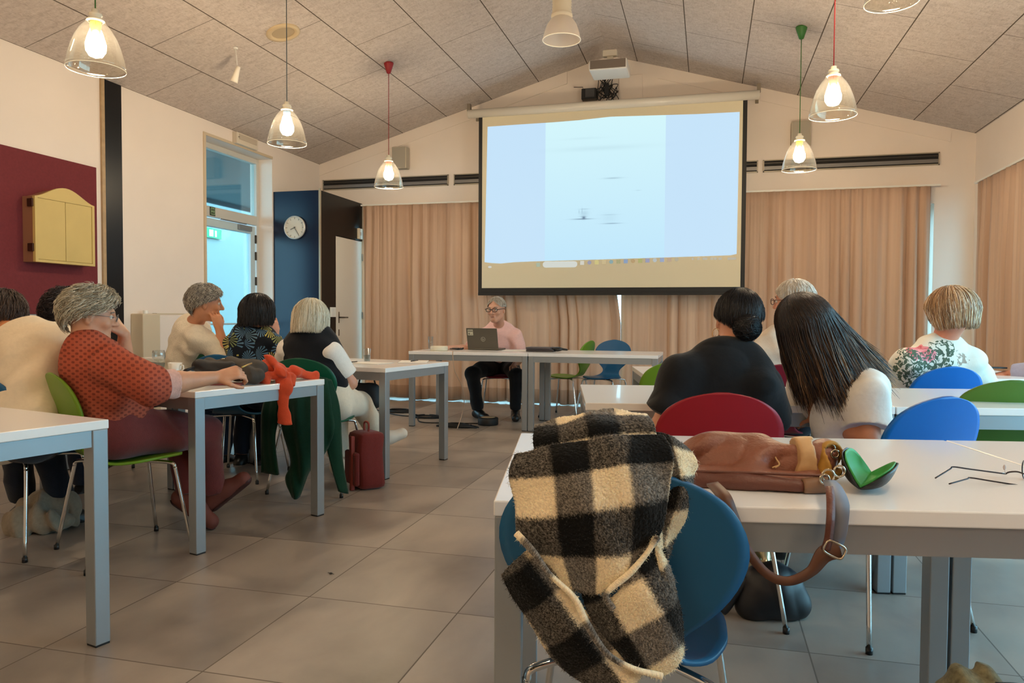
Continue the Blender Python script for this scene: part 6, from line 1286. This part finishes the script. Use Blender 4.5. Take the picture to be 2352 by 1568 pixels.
# burgundy backpack
bp = thing('backpack', 'burgundy fabric backpack standing on the floor behind the green cardigan', 'backpack', at_z(842, 1118, 0), math.radians(-40)); m_bp = woven('burgundy_nylon', (110, 38, 34), am=.06, rough=.7)
bm = bmesh.new(); box(bm, -.105, .105, -.085, .085, 0, .36, .035); bmesh.ops.subdivide_edges(bm, edges=bm.edges[:], cuts=2, use_grid_fill=True)
for q in bm.verts: q.co += Vector((.006*math.sin(20*q.co.z+9*q.co.y), .006*math.sin(17*q.co.z+11*q.co.x), 0)) ; q.co.x *= 1-.25*max(0, q.co.z-.2)
from_bm('body', bm, m_bp, bp, True); boxo('front_pocket', m_bp, bp, -.09, .09, -.115, -.08, .03, .24, .015); boxo('side_strap', mat('rust_strap', (140, 54, 42), rough=.7), bp, .02, .05, -.125, -.1, .0, .34, .004)
MB().tube(crom([(-.03, 0, .35), (-.03, 0, .41), (.03, 0, .41), (.03, 0, .35)], 6), .007, 8).build('handle', MATS['rust_strap'], bp, True)
# bags under the right-hand tables
kb = thing('black_bag', 'rounded black leather bag on the floor under the nearest table', 'bag', at_z(1776, 1430, 0)); v = Vol(); c = at(1776, 1380, 2.72); c[2] = .1; v.ell(c, (.115, .085, .10), np.stack([RH, FH, UP], 1), .03); v.cone(c-RH*.07-UP*.05, c+RH*.08-UP*.05, .06, .06, .03); v.plane((0, 0, .003), (0, 0, -1)); vol_obj('body', v, .006, mat('soft_black_leather', (20, 21, 26), rough=.42), kb, wr=.004)
MB().tube(crom([c-RH*.09+UP*.04, c-RH*.13+UP*.0, c-RH*.17-UP*.06, c-RH*.19-UP*.08], 6), [.02]*18+[.014], 8).build('handle', MATS['soft_black_leather'], kb, True, True)
sb_ = thing('plastic_bag', 'crumpled champagne-coloured shiny bag above the black bag on the floor', 'bag', at(1742, 1345, 2.78)); v = Vol(); v.ell(at(1742, 1318, 2.85), (.055, .04, .055), None, .03); v.ell(at(1735, 1262, 2.88), (.042, .035, .07), None, .03); vol_obj('body', v, .005, mat('champagne_film', (206, 192, 158), rough=.14, metal=.5), sb_, wr=.012, wf=70)
gb = thing('tote_bag', 'crumpled grey-beige bag on the floor under the left-hand table', 'bag', at_z(50, 1240, 0)); v = Vol(); c = at_z(48, 1235, 0); v.ell(c+[0, .12, .05], (.17, .1, .07), np.stack([RH, FH, UP], 1)); v.ell(c+[-.05, .2, .1], (.14, .08, .08), np.stack([RH, FH, UP], 1)); v.plane((0, 0, .004), (0, 0, -1)); vol_obj('body', v, .007, woven('greige_canvas', (150, 138, 120)), gb, wr=.014, wf=50)
ob_ = thing('woven_bag', 'fuzzy olive woven bag with a thin cord at the lower right corner', 'bag', at(2240, 1640, 1.34)*[1, 1, 1]); v = Vol(); c = at(2236, 1606, 1.36); v.ell(c, (.062, .055, .05), np.stack([RH, FH, UP], 1)); v.ell(c+RH*.07-UP*.012, (.05, .045, .035), np.stack([RH, FH, UP], 1)); P, F = v.mesh(.004, .006, wf=90); from_np('body', P, F, woven('olive_weave', (116, 110, 84), sc=(90, 90, 90), am=.35), ob_, True, True)
MB().tube(crom([c+RH*.02+UP*.044-FH*.03, c+RH*.06+UP*.046-FH*.04, c+RH*.1+UP*.03-FH*.045, c+RH*.15+UP*.012-FH*.04], 6), .0035, 6).build('cord', mat('dark_cord', (46, 50, 56), rough=.6), ob_, True, True); MB().tube(crom([c+RH*.03+UP*.036-FH*.035, c+RH*.07+UP*.038-FH*.045, c+RH*.12+UP*.012-FH*.05], 6), .003, 6).build('cord', mat('pale_cord', (190, 196, 196), rough=.5), ob_, True, True)
tumbler(1862, 930, .03, .09, 'small clear tumbler on the table beside the long-haired woman', .03)
slab('phone', at_z(2296, 862, TH)+np.array([0, .05, .04]), .1, .05, .01, .1, MATS['black_plastic'], 'dark phone held above the lilac sleeve at the right edge', 'phone')
